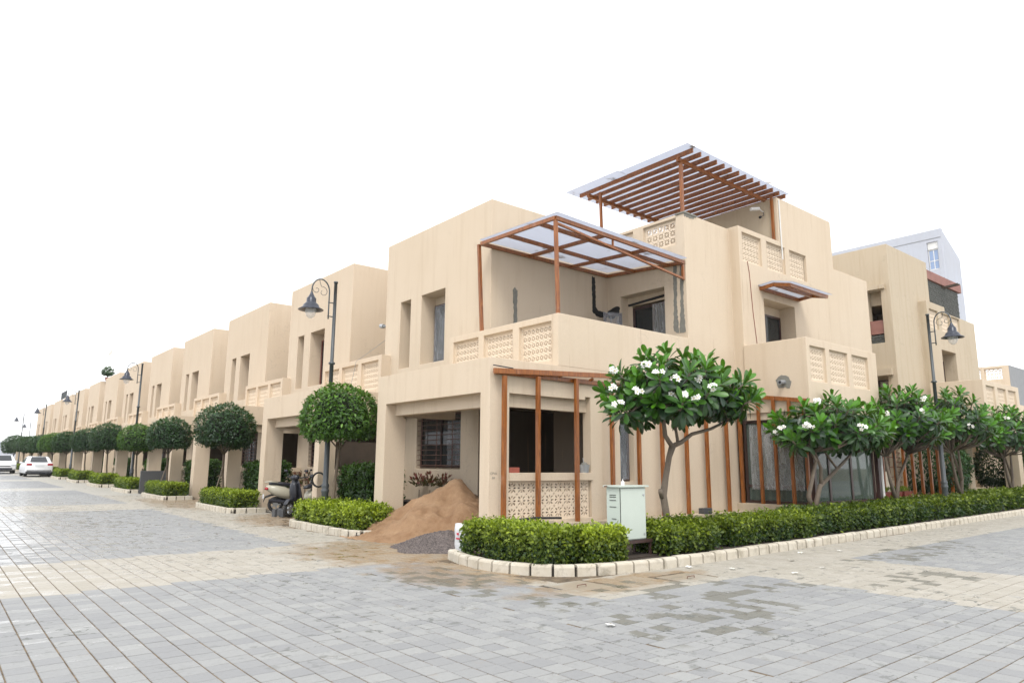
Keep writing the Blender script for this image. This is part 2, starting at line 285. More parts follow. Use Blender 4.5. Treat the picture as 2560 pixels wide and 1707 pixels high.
class MB:
    def __init__(s): s.v = []; s.f = []; s.mi = []; s.k = 0
    def quad(s, a, b, c, d): n = len(s.v); s.v += [tuple(a), tuple(b), tuple(c), tuple(d)]; s.f.append((n, n+1, n+2, n+3)); s.mi.append(s.k); return s
    def poly(s, pts): n = len(s.v); s.v += [tuple(p) for p in pts]; s.f.append(tuple(range(n, n+len(pts)))); s.mi.append(s.k); return s
    def box(s, x0, y0, z0, x1, y1, z1):
        n = len(s.v); s.v += [(x, y, z) for z in (z0, z1) for x, y in ((x0, y0), (x1, y0), (x1, y1), (x0, y1))]
        for f in ((0, 3, 2, 1), (4, 5, 6, 7), (0, 1, 5, 4), (1, 2, 6, 5), (2, 3, 7, 6), (3, 0, 4, 7)): s.f.append(tuple(n+i for i in f)); s.mi.append(s.k)
        return s
    def bar(s, a, b, w, h, up=(0, 0, 1)):            # square bar from a to b
        a, b = Vector(a), Vector(b); d = (b-a).normalized(); u = Vector(up)
        if abs(d.dot(u)) > .98: u = Vector((1, 0, 0))
        r = d.cross(u).normalized(); u = r.cross(d)
        n = len(s.v)
        for p in (a, b):
            for i, j in ((-1, -1), (1, -1), (1, 1), (-1, 1)): s.v.append(tuple(p + r*(i*w/2) + u*(j*h/2)))
        for f in ((0, 1, 2, 3), (7, 6, 5, 4), (0, 4, 5, 1), (1, 5, 6, 2), (2, 6, 7, 3), (3, 7, 4, 0)): s.f.append(tuple(n+i for i in f)); s.mi.append(s.k)
        return s
    def tube(s, pts, r, n=8, cap=True):
        pts = [Vector(p) for p in pts]; rs = r if hasattr(r, '__len__') else [r]*len(pts)
        base = len(s.v); ref = None
        for i, p in enumerate(pts):
            d = (pts[min(i+1, len(pts)-1)] - pts[max(i-1, 0)]).normalized()
            if ref is None:
                ref = Vector((1, 0, 0)) if abs(d.x) < .8 else Vector((0, 1, 0))
            a = (ref - d*ref.dot(d)).normalized(); b = d.cross(a); ref = a
            for k in range(n): t = 2*math.pi*k/n; s.v.append(tuple(p + (a*math.cos(t) + b*math.sin(t))*rs[i]))
        for i in range(len(pts)-1):
            for k in range(n):
                a = base+i*n; s.f.append((a+k, a+(k+1) % n, a+n+(k+1) % n, a+n+k)); s.mi.append(s.k)
        if cap:
            s.f.append(tuple(base+k for k in reversed(range(n)))); s.mi.append(s.k)
            s.f.append(tuple(base+(len(pts)-1)*n+k for k in range(n))); s.mi.append(s.k)
        return s
    def lathe(s, prof, c=(0, 0, 0), n=16):
        base = len(s.v)
        for r, z in prof:
            for k in range(n): t = 2*math.pi*k/n; s.v.append((c[0]+r*math.cos(t), c[1]+r*math.sin(t), c[2]+z))
        for i in range(len(prof)-1):
            for k in range(n):
                a = base+i*n; s.f.append((a+k, a+(k+1) % n, a+n+(k+1) % n, a+n+k)); s.mi.append(s.k)
        return s
    def mesh(s, name):
        me = bpy.data.meshes.new(name); me.from_pydata(s.v, [], s.f)
        if any(s.mi): me.polygons.foreach_set('material_index', s.mi)
        me.update(); return me
    def obj(s, name, mat, parent=None, bevel=0, smooth=False): return link(name, s.mesh(name), mat, parent, bevel, smooth)
def solid_mesh(name, ops):                                  # union / subtraction of axis-aligned boxes -> one clean surface
    ax = [sorted({round(v, 4) for _, b in ops for v in (b[i], b[i+3])}) for i in range(3)]
    A = [np.array(a) for a in ax]; Cn = [(a[1:]+a[:-1])/2 for a in A]
    occ = np.zeros([len(c) for c in Cn], bool)
    for s, b in ops:
        mk = [(Cn[i] > b[i]) & (Cn[i] < b[i+3]) for i in range(3)]
        occ[np.ix_(*mk)] = (s == '+')
    P = np.pad(occ, 1); verts = {}; vl = []; fl = []
    def vid(i, j, k):
        key = (i, j, k)
        if key not in verts: verts[key] = len(vl); vl.append((ax[0][i], ax[1][j], ax[2][k]))
        return verts[key]
    for d in range(3):
        a = np.moveaxis(P, d, 0); df = a[1:].astype(int) - a[:-1].astype(int)
        for i, j, k in np.argwhere(df != 0):
            s = df[i, j, k]; j -= 1; k -= 1
            q = [(i, j, k), (i, j+1, k), (i, j+1, k+1), (i, j, k+1)]
            q = [(np.insert(np.array(t[1:]), d, t[0])) for t in q]
            ids = [vid(*map(int, t)) for t in q]
            if (s > 0) == (d != 1): ids = ids[::-1]
            fl.append(ids)
    me = bpy.data.meshes.new(name); me.from_pydata(vl, [], fl); me.update(); return me
def solid(name, ops, mat, parent=None, bevel=.012): return link(name, solid_mesh(name, ops), mat, parent, bevel)

def gz(x, y): return .0085*min(max(0, y-14), 76) + .004*min(max(0, x-10), 60)

# pierced screen: a 2-D curve with holes, turned into a solid slab
JC = {}
def jali_mesh(w, h, s, wide=.055, t=.03):
    key = (round(w, 2), round(h, 2), s)
    if key in JC: return JC[key]
    cu = bpy.data.curves.new('jali', 'CURVE'); cu.dimensions = '2D'; cu.fill_mode = 'BOTH'; cu.extrude = t/2
    def spl(pts):
        sp = cu.splines.new('POLY'); sp.points.add(len(pts)-1)
        for p, q in zip(sp.points, pts): p.co = (q[0], q[1], 0, 1)
        sp.use_cyclic_u = True
    spl([(0, 0), (w, 0), (w, h), (0, h)])
    nx, ny = max(1, round(w/s)), max(1, round(h/s)); sx, sy = (w-.03)/nx, (h-.03)/ny; q = min(sx, sy)
    for i in range(nx):
        for j in range(ny):
            cx, cy = .015+(i+.5)*sx, .015+(j+.5)*sy
            for k in range(8):
                a = k*math.pi/4+(math.pi/8 if s < .2 else 0); r0, r1 = .10*q, (.43*q if k % 2 == 0 else .50*q); ca, sa = math.cos(a), math.sin(a); ww = wide*2*q*.95
                pr = [(r0, 0), (r0+(r1-r0)*.55, ww*.75), (r0+(r1-r0)*.85, ww*.62), (r1, 0), (r0+(r1-r0)*.85, -ww*.62), (r0+(r1-r0)*.55, -ww*.75)]
                spl([(cx+u*ca-v*sa, cy+u*sa+v*ca) for u, v in pr])
    for i in range(1, nx):
        for j in range(1, ny):
            cx, cy = .015+i*sx, .015+j*sy; a = .12*q; b = .045*q
            spl([(cx+x, cy+y) for x, y in ((a, a), (0, b), (-a, a), (-b, 0), (-a, -a), (0, -b), (a, -a), (b, 0))])
    o = bpy.data.objects.new('tmpj', cu); C.objects.link(o); bpy.context.view_layer.update()
    me = bpy.data.meshes.new_from_object(o.evaluated_get(bpy.context.evaluated_depsgraph_get())); bpy.data.objects.remove(o)
    me.materials.clear(); me.materials.append(M['jali']); me.name = 'jali_screen'; JC[key] = me; return me
MX = Matrix(((0, 0, 1, 0), (1, 0, 0, 0), (0, 1, 0, 0), (0, 0, 0, 1)))   # screen plane facing -X : (u,v,w)->(w,u,v)
MY = Matrix(((1, 0, 0, 0), (0, 0, 1, 0), (0, 1, 0, 0), (0, 0, 0, 1)))   # screen plane facing -Y
def jali(parent, face, x, y, z, w, h, s=.24, wide=.055):
    me = jali_mesh(w, h, s, wide)
    o = bpy.data.objects.new('jali_screen', me); C.objects.link(o); o.parent = parent
    o.matrix_local = Matrix.Translation((x, y, z)) @ (MX if face == 'X' else MY); return o

def window(parent, face, x, y, z, w, h, fr=.05, mat='frame', mull=(), trans=(), pane='glass', depth=.06, name='window'):
    """frame in a plane; (x,y,z) lower corner, w along the wall; panes are sub-parts"""
    def B(mb, u0, v0, u1, v1, d0, d1):
        if face == 'X': mb.box(x+d0, y+u0, z+v0, x+d1, y+u1, z+v1)
        else: mb.box(x+u0, y+d0, z+v0, x+u1, y+d1, z+v1)
    f = MB(); B(f, 0, 0, w, fr, 0, depth); B(f, 0, h-fr, w, h, 0, depth); B(f, 0, fr, fr, h-fr, 0, depth); B(f, w-fr, fr, w, h-fr, 0, depth)
    for u in mull: B(f, u-fr/2, fr, u+fr/2, h-fr, .003, depth-.003)
    us = [fr]+sorted(mull)+[w-fr]
    for v in trans:
        for a, b in zip(us[:-1], us[1:]): B(f, a+(fr/2 if a != fr else 0), v-fr/2, b-(fr/2 if b != w-fr else 0), v+fr/2, .004, depth-.004)
    fo = f.obj(name, mat, parent)
    for a, b in zip(us[:-1], us[1:]):
        vs_ = [fr]+sorted(trans)+[h-fr]
        for c, d in zip(vs_[:-1], vs_[1:]):
            p = MB(); B(p, a+.003, c+.003, b-.003, d-.003, depth*.45, depth*.6); p.obj('pane', pane, fo)
    return fo

# ------------------------------------------------------------------ foliage
def leaf_mesh(name, P, D, Nn, Ln, Wd, tint, mat):
    n = len(P); D = D/np.linalg.norm(D, axis=1, keepdims=True); S_ = np.cross(D, Nn); S_ /= np.linalg.norm(S_, axis=1, keepdims=True)+1e-9
    Up = np.cross(S_, D); Ln = Ln[:, None]; Wd = Wd[:, None]
    v = np.stack([P, P+D*Ln*.5+S_*Wd*.5+Up*Wd*.12, P+D*Ln-Up*Ln*.10, P+D*Ln*.5-S_*Wd*.5+Up*Wd*.12], 1).reshape(-1, 3)
    idx = (np.arange(n)*4)[:, None] + np.array([0, 1, 2, 0, 2, 3]); me = bpy.data.meshes.new(name)
    me.vertices.add(4*n); me.vertices.foreach_set('co', v.astype(np.float32).ravel())
    me.loops.add(6*n); me.loops.foreach_set('vertex_index', idx.astype(np.int32).ravel())
    me.polygons.add(2*n); me.polygons.foreach_set('loop_start', (np.arange(2*n)*3).astype(np.int32))
    me.update(calc_edges=True); a = me.attributes.new('tint', 'FLOAT', 'FACE'); a.data.foreach_set('value', np.repeat(np.clip(tint, 0, 1), 2).astype(np.float32))
    me.materials.append(M[mat]); return me
def unit(n, rng=RNG): v = rng.normal(size=(n, 3)); return v/np.linalg.norm(v, axis=1, keepdims=True)
def lump(P, k, ph): return (np.sin(P[:, 0]*k+ph)+np.sin(P[:, 1]*k*1.13+ph*2)+np.sin(P[:, 2]*k*.9+ph*3)+np.sin((P[:, 0]+P[:, 1])*k*1.9+ph))/4
def hedge_leaves(name, dims, n, leaf, mat, seed=0, top=.35, base=.25, rough=.06, gaps=0.0):
    rng = np.random.default_rng(seed); lx, ly, lz = dims
    ar = np.array([lx*ly, lx*lz, lx*lz, ly*lz, ly*lz]); pick = rng.choice(5, n, p=ar/ar.sum())
    u, v = rng.random(n), rng.random(n); P = np.zeros((n, 3)); Nn = np.zeros((n, 3))
    for f, (ax_, sg) in enumerate(((2, 1), (1, -1), (1, 1), (0, -1), (0, 1))):
        k = pick == f; o = [a for a in range(3) if a != ax_]
        P[k, o[0]] = u[k]; P[k, o[1]] = v[k]; P[k, ax_] = 1 if sg > 0 else 0; Nn[k, ax_] = sg
    P = (P - [.5, .5, 0])*[lx, ly, lz]
    hn = P[:, 2]/lz
    low = np.clip(1-hn/.32, 0, 1)                                   # thins and tucks in towards the stems
    P[:, :2] *= (1-.16*low*np.array([[min(1, .5/lx), min(1, .5/ly)]]).repeat(n, 0).T.T[:, :1].repeat(2, 1))if False else 1
    off = lump(P, 6, seed+1)*rough + rng.normal(size=n)*rough*.45 - np.abs(rng.normal(size=n))*.05 - low*rng.random(n)*.16
    P += Nn*off[:, None]; P[:, 2] = np.maximum(P[:, 2], .04)
    keep = rng.random(n) > low*.55; P, Nn, hn = P[keep], Nn[keep], hn[keep]; n = len(P)
    nn = Nn*1.0 + unit(n, rng)*.75 + [0, 0, .35]; D = np.cross(nn, unit(n, rng)) + Nn*.5 + [0, 0, .25]
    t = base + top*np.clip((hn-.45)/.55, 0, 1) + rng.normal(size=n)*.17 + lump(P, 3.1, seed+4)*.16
    L_ = leaf*(.7+.8*rng.random(n)); me = leaf_mesh(name, P, D, nn, L_, L_*.60, t, mat); return me
def hedge(x0, y0, x1, y1, h, n, leaf, label, group='clipped hedges', mat='hedge', seed=0, zb=None, **k):
    cx, cy = (x0+x1)/2, (y0+y1)/2; zb = gz(cx, cy)+.03 if zb is None else zb
    r = empty('hedge', (cx, cy, zb), label, 'hedge', group); dx, dy = x1-x0, y1-y0
    link('foliage', hedge_leaves('foliage', (dx, dy, h), n, leaf, mat, seed, **k), None, r)
    MB().box(-dx/2+.10, -dy/2+.10, .16, dx/2-.10, dy/2-.10, h-.09).obj('branches_or_core', 'dark_core', r, .05)  # solid dark core, blocks see-through and paints the inner shade
    st = MB(); rnd = random.Random(seed)
    for i in range(int(dx*dy*9)+4):
        a, b = rnd.uniform(-dx/2+.1, dx/2-.1), rnd.uniform(-dy/2+.1, dy/2-.1); st.tube([(a, b, -.03), (a+rnd.uniform(-.04, .04), b+rnd.uniform(-.04, .04), .25)], .008, 4)
    st.obj('stems', 'bark2', r)['kind'] = 'stuff'; return r
def ball_mesh(seed, n, mat, leaf=.12):
    rng = np.random.default_rng(seed); d = unit(n, rng); d[:, 2] = np.where(d[:, 2] < -.55, -.55+rng.normal(size=n)*.06, d[:, 2])
    rr = .80 + .20*np.sqrt(rng.random(n)) + lump(d, 3.6, seed)*.085 + lump(d, 9, seed)*.05 + np.where(rng.random(n) < .05, rng.random(n)*.11, 0)
    P = d*rr[:, None]*[1, 1, .93]; nn = d*.8 + unit(n, rng)*.55 + [0, 0, .55]; D = d*.5 + unit(n, rng)*.95 + [0, 0, -.5]
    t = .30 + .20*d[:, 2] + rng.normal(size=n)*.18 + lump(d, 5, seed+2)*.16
    L_ = leaf*(.7+.6*rng.random(n)); return leaf_mesh('crown', P-D/np.linalg.norm(D, axis=1, keepdims=True)*.03, D, nn, L_, L_*.42, t, mat)

# ================================================================== THE GROUND
gx = [-600, -200, -60, -20, -8, 0, 5, 10, 15, 20, 30, 45, 70, 120, 300, 700]; gy = [-600, -100, -20, -6, 0, 6, 10, 14, 18, 24, 30, 40, 50, 60, 75, 90, 110, 160, 300, 700]
def sheet(name, xs, ys, dz, mat, kind='structure', parent=None):
    v = [(x, y, gz(x, y)+dz) for x in xs for y in ys]; ny = len(ys)
    f = [(i*ny+j, (i+1)*ny+j, (i+1)*ny+j+1, i*ny+j+1) for i in range(len(xs)-1) for j in range(ny-1)]
    me = bpy.data.meshes.new(name); me.from_pydata(v, [], f); o = link(name, me, mat, parent)
    if kind: o['kind'] = kind
    return o
sheet('ground', gx, gy, -.06, 'earth')
pave = sheet('street_paving', [-9, -5, 0, 3, 5, 8, 10, 14, 18, 24, 32, 45, 70, 110, 160], [-14, -5, 0, 3, 6.6, 10, 14, 18, 24, 32, 40, 55, 75, 90, 120, 160], -.012, 'far_paving')
js = sheet('joint_sand', list(np.arange(-2, 32, .5)), list(np.arange(1, 32, .5)), -.006, 'joint', None, pave)
bm = bmesh.new(); bm.from_mesh(js.data); bmesh.ops.delete(bm, geom=[f for f in bm.faces if not (1.2 < Vector((*f.calc_center_median()[:2], -EYE)).dot(F) < 27.2) or abs(Vector((*f.calc_center_median()[:2], -EYE)).dot(RV)/Vector((*f.calc_center_median()[:2], -EYE)).dot(F)) > .77], context='FACES'); bm.to_mesh(js.data); bm.free()
CELL = .19
def in_paving(x, y):
    if x > 6.25 and y > 6.62+.014*max(0, x-8): return x < 9.9 and y > 9.4 and not (x > 6.6 and 12.7 < y < 16.7)   # driveways
    return True
pv = []; cut = []
for i in range(-10, 170):
    for j in range(6, 185):
        rightz = i*CELL > 4.6
        ox = 0 if not rightz else ((j*7919) % 5)/5*CELL*1.0; oy = ((i*7919) % 5)/5*CELL if not rightz else 0
        x0, y0 = i*CELL+ox, j*CELL+oy
        if rightz and i*CELL < 4.6+CELL: x0 += .03
        cx, cy = x0+CELL/2, y0+CELL/2
        d = Vector((cx, cy, -EYE)); dep = d.dot(F)
        if dep < 1.2: continue
        u, v = d.dot(RV)/dep, d.dot(UV)/dep
        if abs(u) > .79 or v < -.56 or dep > 28: continue
        if not in_paving(cx, cy): continue
        cream = (cx < 5.9 and 9.5 < cy < 12.5) or (cy < 5.55 and 8.83 < cx < 11.66) or (cy < 5.55 and 22.9 < cx < 25.8) or (cx < 5.35 and 23.6 < cy < 26.6) or (cy >= 5.55 and cx > 5.9) or (cy > 12.5 and cx > 5.35)
        if any(a < cx < b and c < cy < e for a, b, c, e in ((5.95, 6.65, 6.0, 6.65), (7.55, 8.3, 5.62, 6.2))): continue
        pv.append((dep*dep/max(.2, -v), x0, y0, cream))
        if rightz and i*CELL < 4.6+CELL and ox > .03: cut.append((i*CELL, y0, ox+.03, cream))
pv.sort(key=lambda t: t[0])
G = .011
def paver_geo(x0, y0, out, jit=True, wd=CELL):
    rnd = random.random; dz = (rnd()-.5)*.003 if jit else 0; tz = [(rnd()-.5)*.0018 for _ in range(4)]
    xs, ys = (x0+G/2, x0+wd-G/2), (y0+G/2, y0+CELL-G/2); b = .004; v, f = out; n = len(v)
    for k, (x, y) in enumerate(((xs[0], ys[0]), (xs[1], ys[0]), (xs[1], ys[1]), (xs[0], ys[1]))): v.append((x, y, gz(x, y)-.012))
    for k, (x, y, sx_, sy_) in enumerate(((xs[0], ys[0], 1, 1), (xs[1], ys[0], -1, 1), (xs[1], ys[1], -1, -1), (xs[0], ys[1], 1, -1))): v.append((x, y, gz(x, y)+dz+tz[k]-b))
    for k, (x, y, sx_, sy_) in enumerate(((xs[0], ys[0], 1, 1), (xs[1], ys[0], -1, 1), (xs[1], ys[1], -1, -1), (xs[0], ys[1], 1, -1))): v.append((x+b*sx_, y+b*sy_, gz(x, y)+dz+tz[k]))
    for k in range(4):
        k2 = (k+1) % 4; f.append((n+k, n+k2, n+4+k2, n+4+k)); f.append((n+4+k, n+4+k2, n+8+k2, n+8+k))
    f.append((n+8, n+9, n+10, n+11))
proto = []
for q in range(6):
    v, f = [], []; paver_geo(-CELL/2, -CELL/2, (v, f)); v = [(a, b, c) for a, b, c in v]
    pr = []
    for mt in ('grey_paver_single', 'cream_paver_single'):
        me = bpy.data.meshes.new('paver'); me.from_pydata(v, [], f); me.materials.append(M[mt]); pr.append(me)
    proto.append(pr)
for k, (_, x0, y0, cr) in enumerate(pv[:300]):
    o = bpy.data.objects.new('paver', proto[k % 6][1 if cr else 0]); C.objects.link(o); o.parent = pave; o.location = (x0+CELL/2, y0+CELL/2, gz(x0, y0))
for cr, mt in ((False, 'grey_paver'), (True, 'cream_paver')):
    v, f = [], []
    for _, x0, y0, c_ in pv[300:]:
        if c_ == cr: paver_geo(x0, y0, (v, f))
    for x0, y0, wd, c_ in cut:
        if c_ == cr: paver_geo(x0, y0, (v, f), True, wd)
    me = bpy.data.meshes.new('pavers'); me.from_pydata(v, [], f); a = me.attributes.new('tint', 'FLOAT', 'FACE')
    a.data.foreach_set('value', np.repeat(RNG.random(len(f)//9), 9).astype(np.float32)); tag(link('pavers', me, mt, pave), kind='stuff')
for nm, pts in (('manhole_cover', ((5.98, 6.62), (6.62, 6.60), (6.62, 6.03), (5.98, 6.03))), ('manhole_cover', ((7.58, 6.18), (8.27, 6.18), (8.27, 5.65), (7.58, 5.65)))):
    mb = MB(); x0, x1 = pts[0][0], pts[1][0]; y0, y1 = pts[2][1], pts[0][1]
    r = empty(nm, ((x0+x1)/2, (y0+y1)/2, 0), 'square cream concrete manhole cover ' + ('close to the rounded kerb corner' if x0 < 7 else 'beside the long kerb with a bent wire handle'), 'manhole cover', 'manhole covers in the paving')
    hx, hy = (x1-x0)/2, (y1-y0)/2
    MB().box(-hx+.015, -hy+.015, -.01, hx-.015, hy-.015, .006).obj('slab', 'cream_paver', r, .004)
    MB().box(-hx-.005, -hy-.005, -.012, hx+.005, hy+.005, -.004).obj('frame', 'seam', r)
    MB().tube([(-.1, -hy*.3, .0), (-.1, -hy*.3, .03), (-.03, -hy*.34, .035), (.05, -hy*.3, .03), (.05, -hy*.3, 0)], .006, 5).obj('handle', 'bar', r)

# ------------------------------------------------------------------ kerbs
def kerb_run(parent, path, sl=.30, w=.13, h=.145, gap=.013):
    """rounded-top kerb stones along a polyline, each stone its own object"""
    P = [Vector(p) for p in path]; seg = [(P[i+1]-P[i]).length for i in range(len(P)-1)]; T = sum(seg)
    def at(s):
        for i, l in enumerate(seg):
            if s <= l or i == len(seg)-1: return P[i].lerp(P[i+1], min(1, s/l))
            s -= l
    n = max(1, round(T/sl)); st = T/n
    mo = MB()
    for i in range(len(P)-1):
        a, b = P[i], P[i+1]; mo.bar(Vector((a.x, a.y, gz(a.x, a.y)+h*.36))-parent.location, Vector((b.x, b.y, gz(b.x, b.y)+h*.36))-parent.location, w*.5, h*.78)
    mo.obj('mortar', 'kerb_mortar', parent)
    for i in range(n):
        a, b = at(i*st+gap), at((i+1)*st-gap); d = b-a; L_ = d.length; ang = math.atan2(d.y, d.x)
        me = KM.get((round(L_, 2), h))
        if me is None:
            mb = MB(); r = .035; prof = [(-w/2, -.02), (-w/2, h-r), (-w/2+r*.3, h-r*.3), (-w/2+r, h), (w/2-.01, h), (w/2, h-.012), (w/2, -.02)]
            nn = len(prof); mb.v = [(x, y, z) for x in (-.5*L_+.0, .5*L_) for y, z in prof]
            mb.f = [(k, k+1, nn+k+1, nn+k) for k in range(nn-1)] + [tuple(range(nn))[::-1], tuple(range(nn, 2*nn))]; mb.mi = [0]*len(mb.f)
            me = mb.mesh('kerb_stone'); me.materials.append(M['kerb']); KM[(round(L_, 2), h)] = me
        o = bpy.data.objects.new('kerb_stone', me); C.objects.link(o); o.parent = parent
        mx_, my_ = (a.x+b.x)/2, (a.y+b.y)/2
        o.location = Vector((mx_, my_, gz(mx_, my_)+random.uniform(-.006, .004))) - parent.location; o.rotation_euler = (random.uniform(-.02, .02), random.uniform(-.01, .01), ang+random.uniform(-.015, .015))
KM = {}
def arc(cx, cy, r, a0, a1, n=8): return [(cx+r*math.cos(math.radians(a0+(a1-a0)*i/n)), cy+r*math.sin(math.radians(a0+(a1-a0)*i/n))) for i in range(n+1)]
kb = empty('kerb', (7, 7, 0), 'long kerb of rounded cream stones curving round the corner bed and along the right street', 'kerb', 'cream stone kerbs')
kerb_run(kb, [(6.52, 9.35), (6.32, 8.75), (6.24, 8.3), (6.25, 7.85), (6.36, 7.48), (6.55, 7.18), (6.8, 6.96), (7.15, 6.82), (7.6, 6.70), (8.3, 6.65)])
kerb_run(kb, [(8.3, 6.65), (40, 7.12)], .32, gap=.02)
mb = MB(); pts = [(6.60, 9.4), (6.38, 8.6), (6.34, 7.9), (6.62, 7.28), (7.2, 6.92), (8.3, 6.74), (12, 6.8), (20, 6.95), (40, 7.2), (40, 10.3), (16.0, 10.3), (7.9, 10.3), (7.6, 9.6)]
mb.poly([(x, y, gz(x, y)+.05) for x, y in pts]).obj('corner_bed_soil', 'soil')['kind'] = 'structure'

# ================================================================== VILLAS
PITCH_Y = 7.31
def villa_front(root, wallm='wall', first=False):
    """porch, balcony and main block facing the left street; y measured for the corner villa"""
    ops = [('+', (9.93, 12.82, 2.93, 19, 17.88, 7.9)), ('-', (10.13, 13.02, 7.2, 18.8, 17.68, 7.95)),
           ('+', (10.5, 14.0, -.2, 19, 17.88, 2.93)),
           ('-', (9.8, 16.49, 4.1, 10.42, 17.05, 6.03)), ('-', (9.8, 14.78, 4.11, 10.42, 15.94, 6.03)), ('-', (10.3, 14.83, 4.11, 10.42, 15.9, 5.78)),
           ('-', (10.42, 14.9, 4.2, 12.5, 16.95, 5.7)),
           ('-', (10.3, 14.77, 1.34, 10.8, 16.9, 2.84)), ('-', (10.8, 14.9, 1.4, 13, 16.8, 2.7))]
    solid('wall', ops, wallm, root)
    # porch box: beams, pillars, parapet
    P = [('+', (7.88, 10.17, 2.55, 9.93, 14.42, 3.45)), ('-', (8.06, 10.35, 3.28, 9.62, 14.24, 3.5)),
         ('+', (7.88, 14.03, -.3, 8.42, 14.42, 2.55)), ('+', (7.88, 10.17, -.3, 8.35, 10.46, 2.55)), ('-', (7.8, 10.46, 2.0, 8.14, 14.03, 2.80)),
         ('-', (8.36, 10.38, 2.5, 9.95, 14.2, 2.86)), ('+', (9.93, 10.17, 2.86, 10.9 if first else 14.6, 14.42, 3.45)), ('+', (9.93, 10.17, 2.6, 10.4, 10.46, 2.86)),
         ('-', (8.35, 10.05, 2.0, 10.55, 10.30, 2.80)), ('+', (9.93, 10.30, 2.55, 10.55, 10.46, 2.86)), ('+', (10.55, 10.17, -.3, 10.9, 10.40, 3.3)),
         ('+', (8.35, 10.17, 1.16, 10.55, 10.37, 1.31)), ('+', (8.35, 10.14, 1.16, 10.57, 10.17, 1.31)), ('+', (8.35, 10.17, -.3, 10.55, 10.37, .42))]
    if not first: P += [('+', (10.9, 10.17, -.3, 14.6, 10.40, 3.3)), ('-', (11.4, 10.1, 1.1, 12.3, 10.5, 2.4))]
    solid('porch', P, wallm, root)
    for k in range(6): MB().box(8.62+k*.24, 10.40, 2.79, 8.70+k*.24, 14.18, 2.858).obj('ceiling_rib', wallm, root)
    jali(root, 'Y', 8.35, 10.25, .42, 2.18, .74, .235, .052)
    # balcony parapet with three pierced screens
    y0, y1 = (10.17, 14.1) if first else (10.2, 14.1)
    B = [('+', (9.63, y0, 3.45, 9.80, y1, 4.55)), ('+', (9.80, y0, 3.45, 14.03 if first else 9.98, y0+.17, 4.55))]
    for a, b in ((10.38, 11.42), (11.64, 12.70), (12.90, 13.93)): B += [('-', (9.55, a, 3.56, 9.70, b, 4.41)), ('-', (9.55, a+.05, 3.60, 9.9, b-.05, 4.37))]
    B += [('+', (9.80, 13.93, 3.45, 9.93, 14.1, 4.55))]
    solid('balcony_parapet', B, wallm, root)
    for a in (10.43, 11.69, 12.95): jali(root, 'X', 9.735, a, 3.60, .96, .77, .145, .066)
    solid('balcony_floor', [('+', (9.93, 10.34, 3.452, 14.03, 12.82, 3.47))], 'gutter', root)
    if not first:
        solid('back_wall', [('+', (14.03, 10.17, 3.45, 15.5, 12.82, 7.4)), ('-', (13.9, 10.9, 3.5, 14.3, 12.3, 5.9))], wallm, root)
    # garage room behind the porch: its shade is put into a darkened plaster colour
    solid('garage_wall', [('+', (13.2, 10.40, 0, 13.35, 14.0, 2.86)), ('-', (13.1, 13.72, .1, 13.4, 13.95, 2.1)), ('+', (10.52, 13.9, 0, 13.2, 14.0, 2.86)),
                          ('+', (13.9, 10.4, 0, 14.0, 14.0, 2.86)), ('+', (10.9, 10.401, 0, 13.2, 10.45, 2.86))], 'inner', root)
    # first-floor windows
    window(root, 'X', 10.32, 14.9, 4.16, .96, 1.62, mat='frame' if first else 'frame2', pane='glass', mull=() if first else (.5,))
    if first: MB().box(10.305, 14.96, 4.2, 10.31, 15.84, 5.75).obj('plastic_cover', 'film', root)
    # ground-floor window with burglar bars
    w = window(root, 'X', 10.62, 14.8, 1.38, 2.06, 1.42, mat='frame', mull=(1.05,), pane='glass')
    if first: MB().box(10.60, 14.86, 1.42, 10.606, 15.5, 2.6).obj('plastic_cover', 'film', root)
    for k in range(11):
        z = 1.44+k*.135
        for (a, b) in (((14.8, 16.88),) if k % 2 == 0 or not first else ((14.8, 15.45), (15.75, 16.88))): MB().bar((10.535, a, z), (10.535, b, z), .016, .016).obj('security_bar', 'bar', root)
    for y in (15.2, 15.95, 16.7): MB().bar((10.55, y, 1.36), (10.55, y, 2.84), .02, .02).obj('security_bar', 'bar', root)

v1 = empty('corner_villa', (0, 0, 0), 'two storey beige corner villa with wooden pergolas, pierced screens and cement patched balcony wall', 'house', 'beige villas')
villa_front(v1, 'wall', True)
# side of the corner villa, facing the right street
ops = [('+', (14.03, 10.17, 2.8, 16.0, 17.88, 7.80)), ('+', (16.0, 9.87, 2.8, 18.1, 17.88, 7.83)), ('+', (18.1, 9.87, 2.8, 21.32, 17.88, 9.17)), ('+', (21.32, 9.87, 0, 23.64, 17.88, 7.62)),
       ('+', (14.03, 11.0, 0, 21.32, 17.88, 2.8)),
       ('-', (14.20, 10.35, 7.0, 16.2, 17.7, 7.9)), ('-', (16.18, 10.05, 7.0, 18.1, 17.7, 7.9)),
       ('-', (13.9, 10.86, 3.5, 14.35, 12.34, 5.99)), ('-', (14.35, 10.95, 3.5, 16.5, 12.2, 5.75)),
       ('-', (17.09, 9.7, 4.3, 18.73, 10.35, 5.99)), ('-', (17.3, 10.35, 4.4, 18.66, 12, 5.72))]
for a, b in ((16.17, 17.12), (17.40, 18.38), (18.63, 19.60)): ops += [('-', (a, 9.8, 6.88, b, 9.94, 7.69)), ('-', (a+.04, 9.9, 6.92, b-.04, 10.04, 7.65))]
ops += [('-', (18.6, 9.9, 6.9, 19.6, 10.1, 7.65))]
ops += [('-', (14.0, 10.43, 7.01, 14.10, 11.50, 7.72)), ('-', (13.95, 10.48, 7.05, 14.3, 11.45, 7.68)), ('-', (14.0, 11.85, 7.01, 14.10, 12.9, 7.72)), ('-', (13.95, 11.9, 7.05, 14.3, 12.85, 7.68))]
solid('side_wall', ops, 'wall', v1)
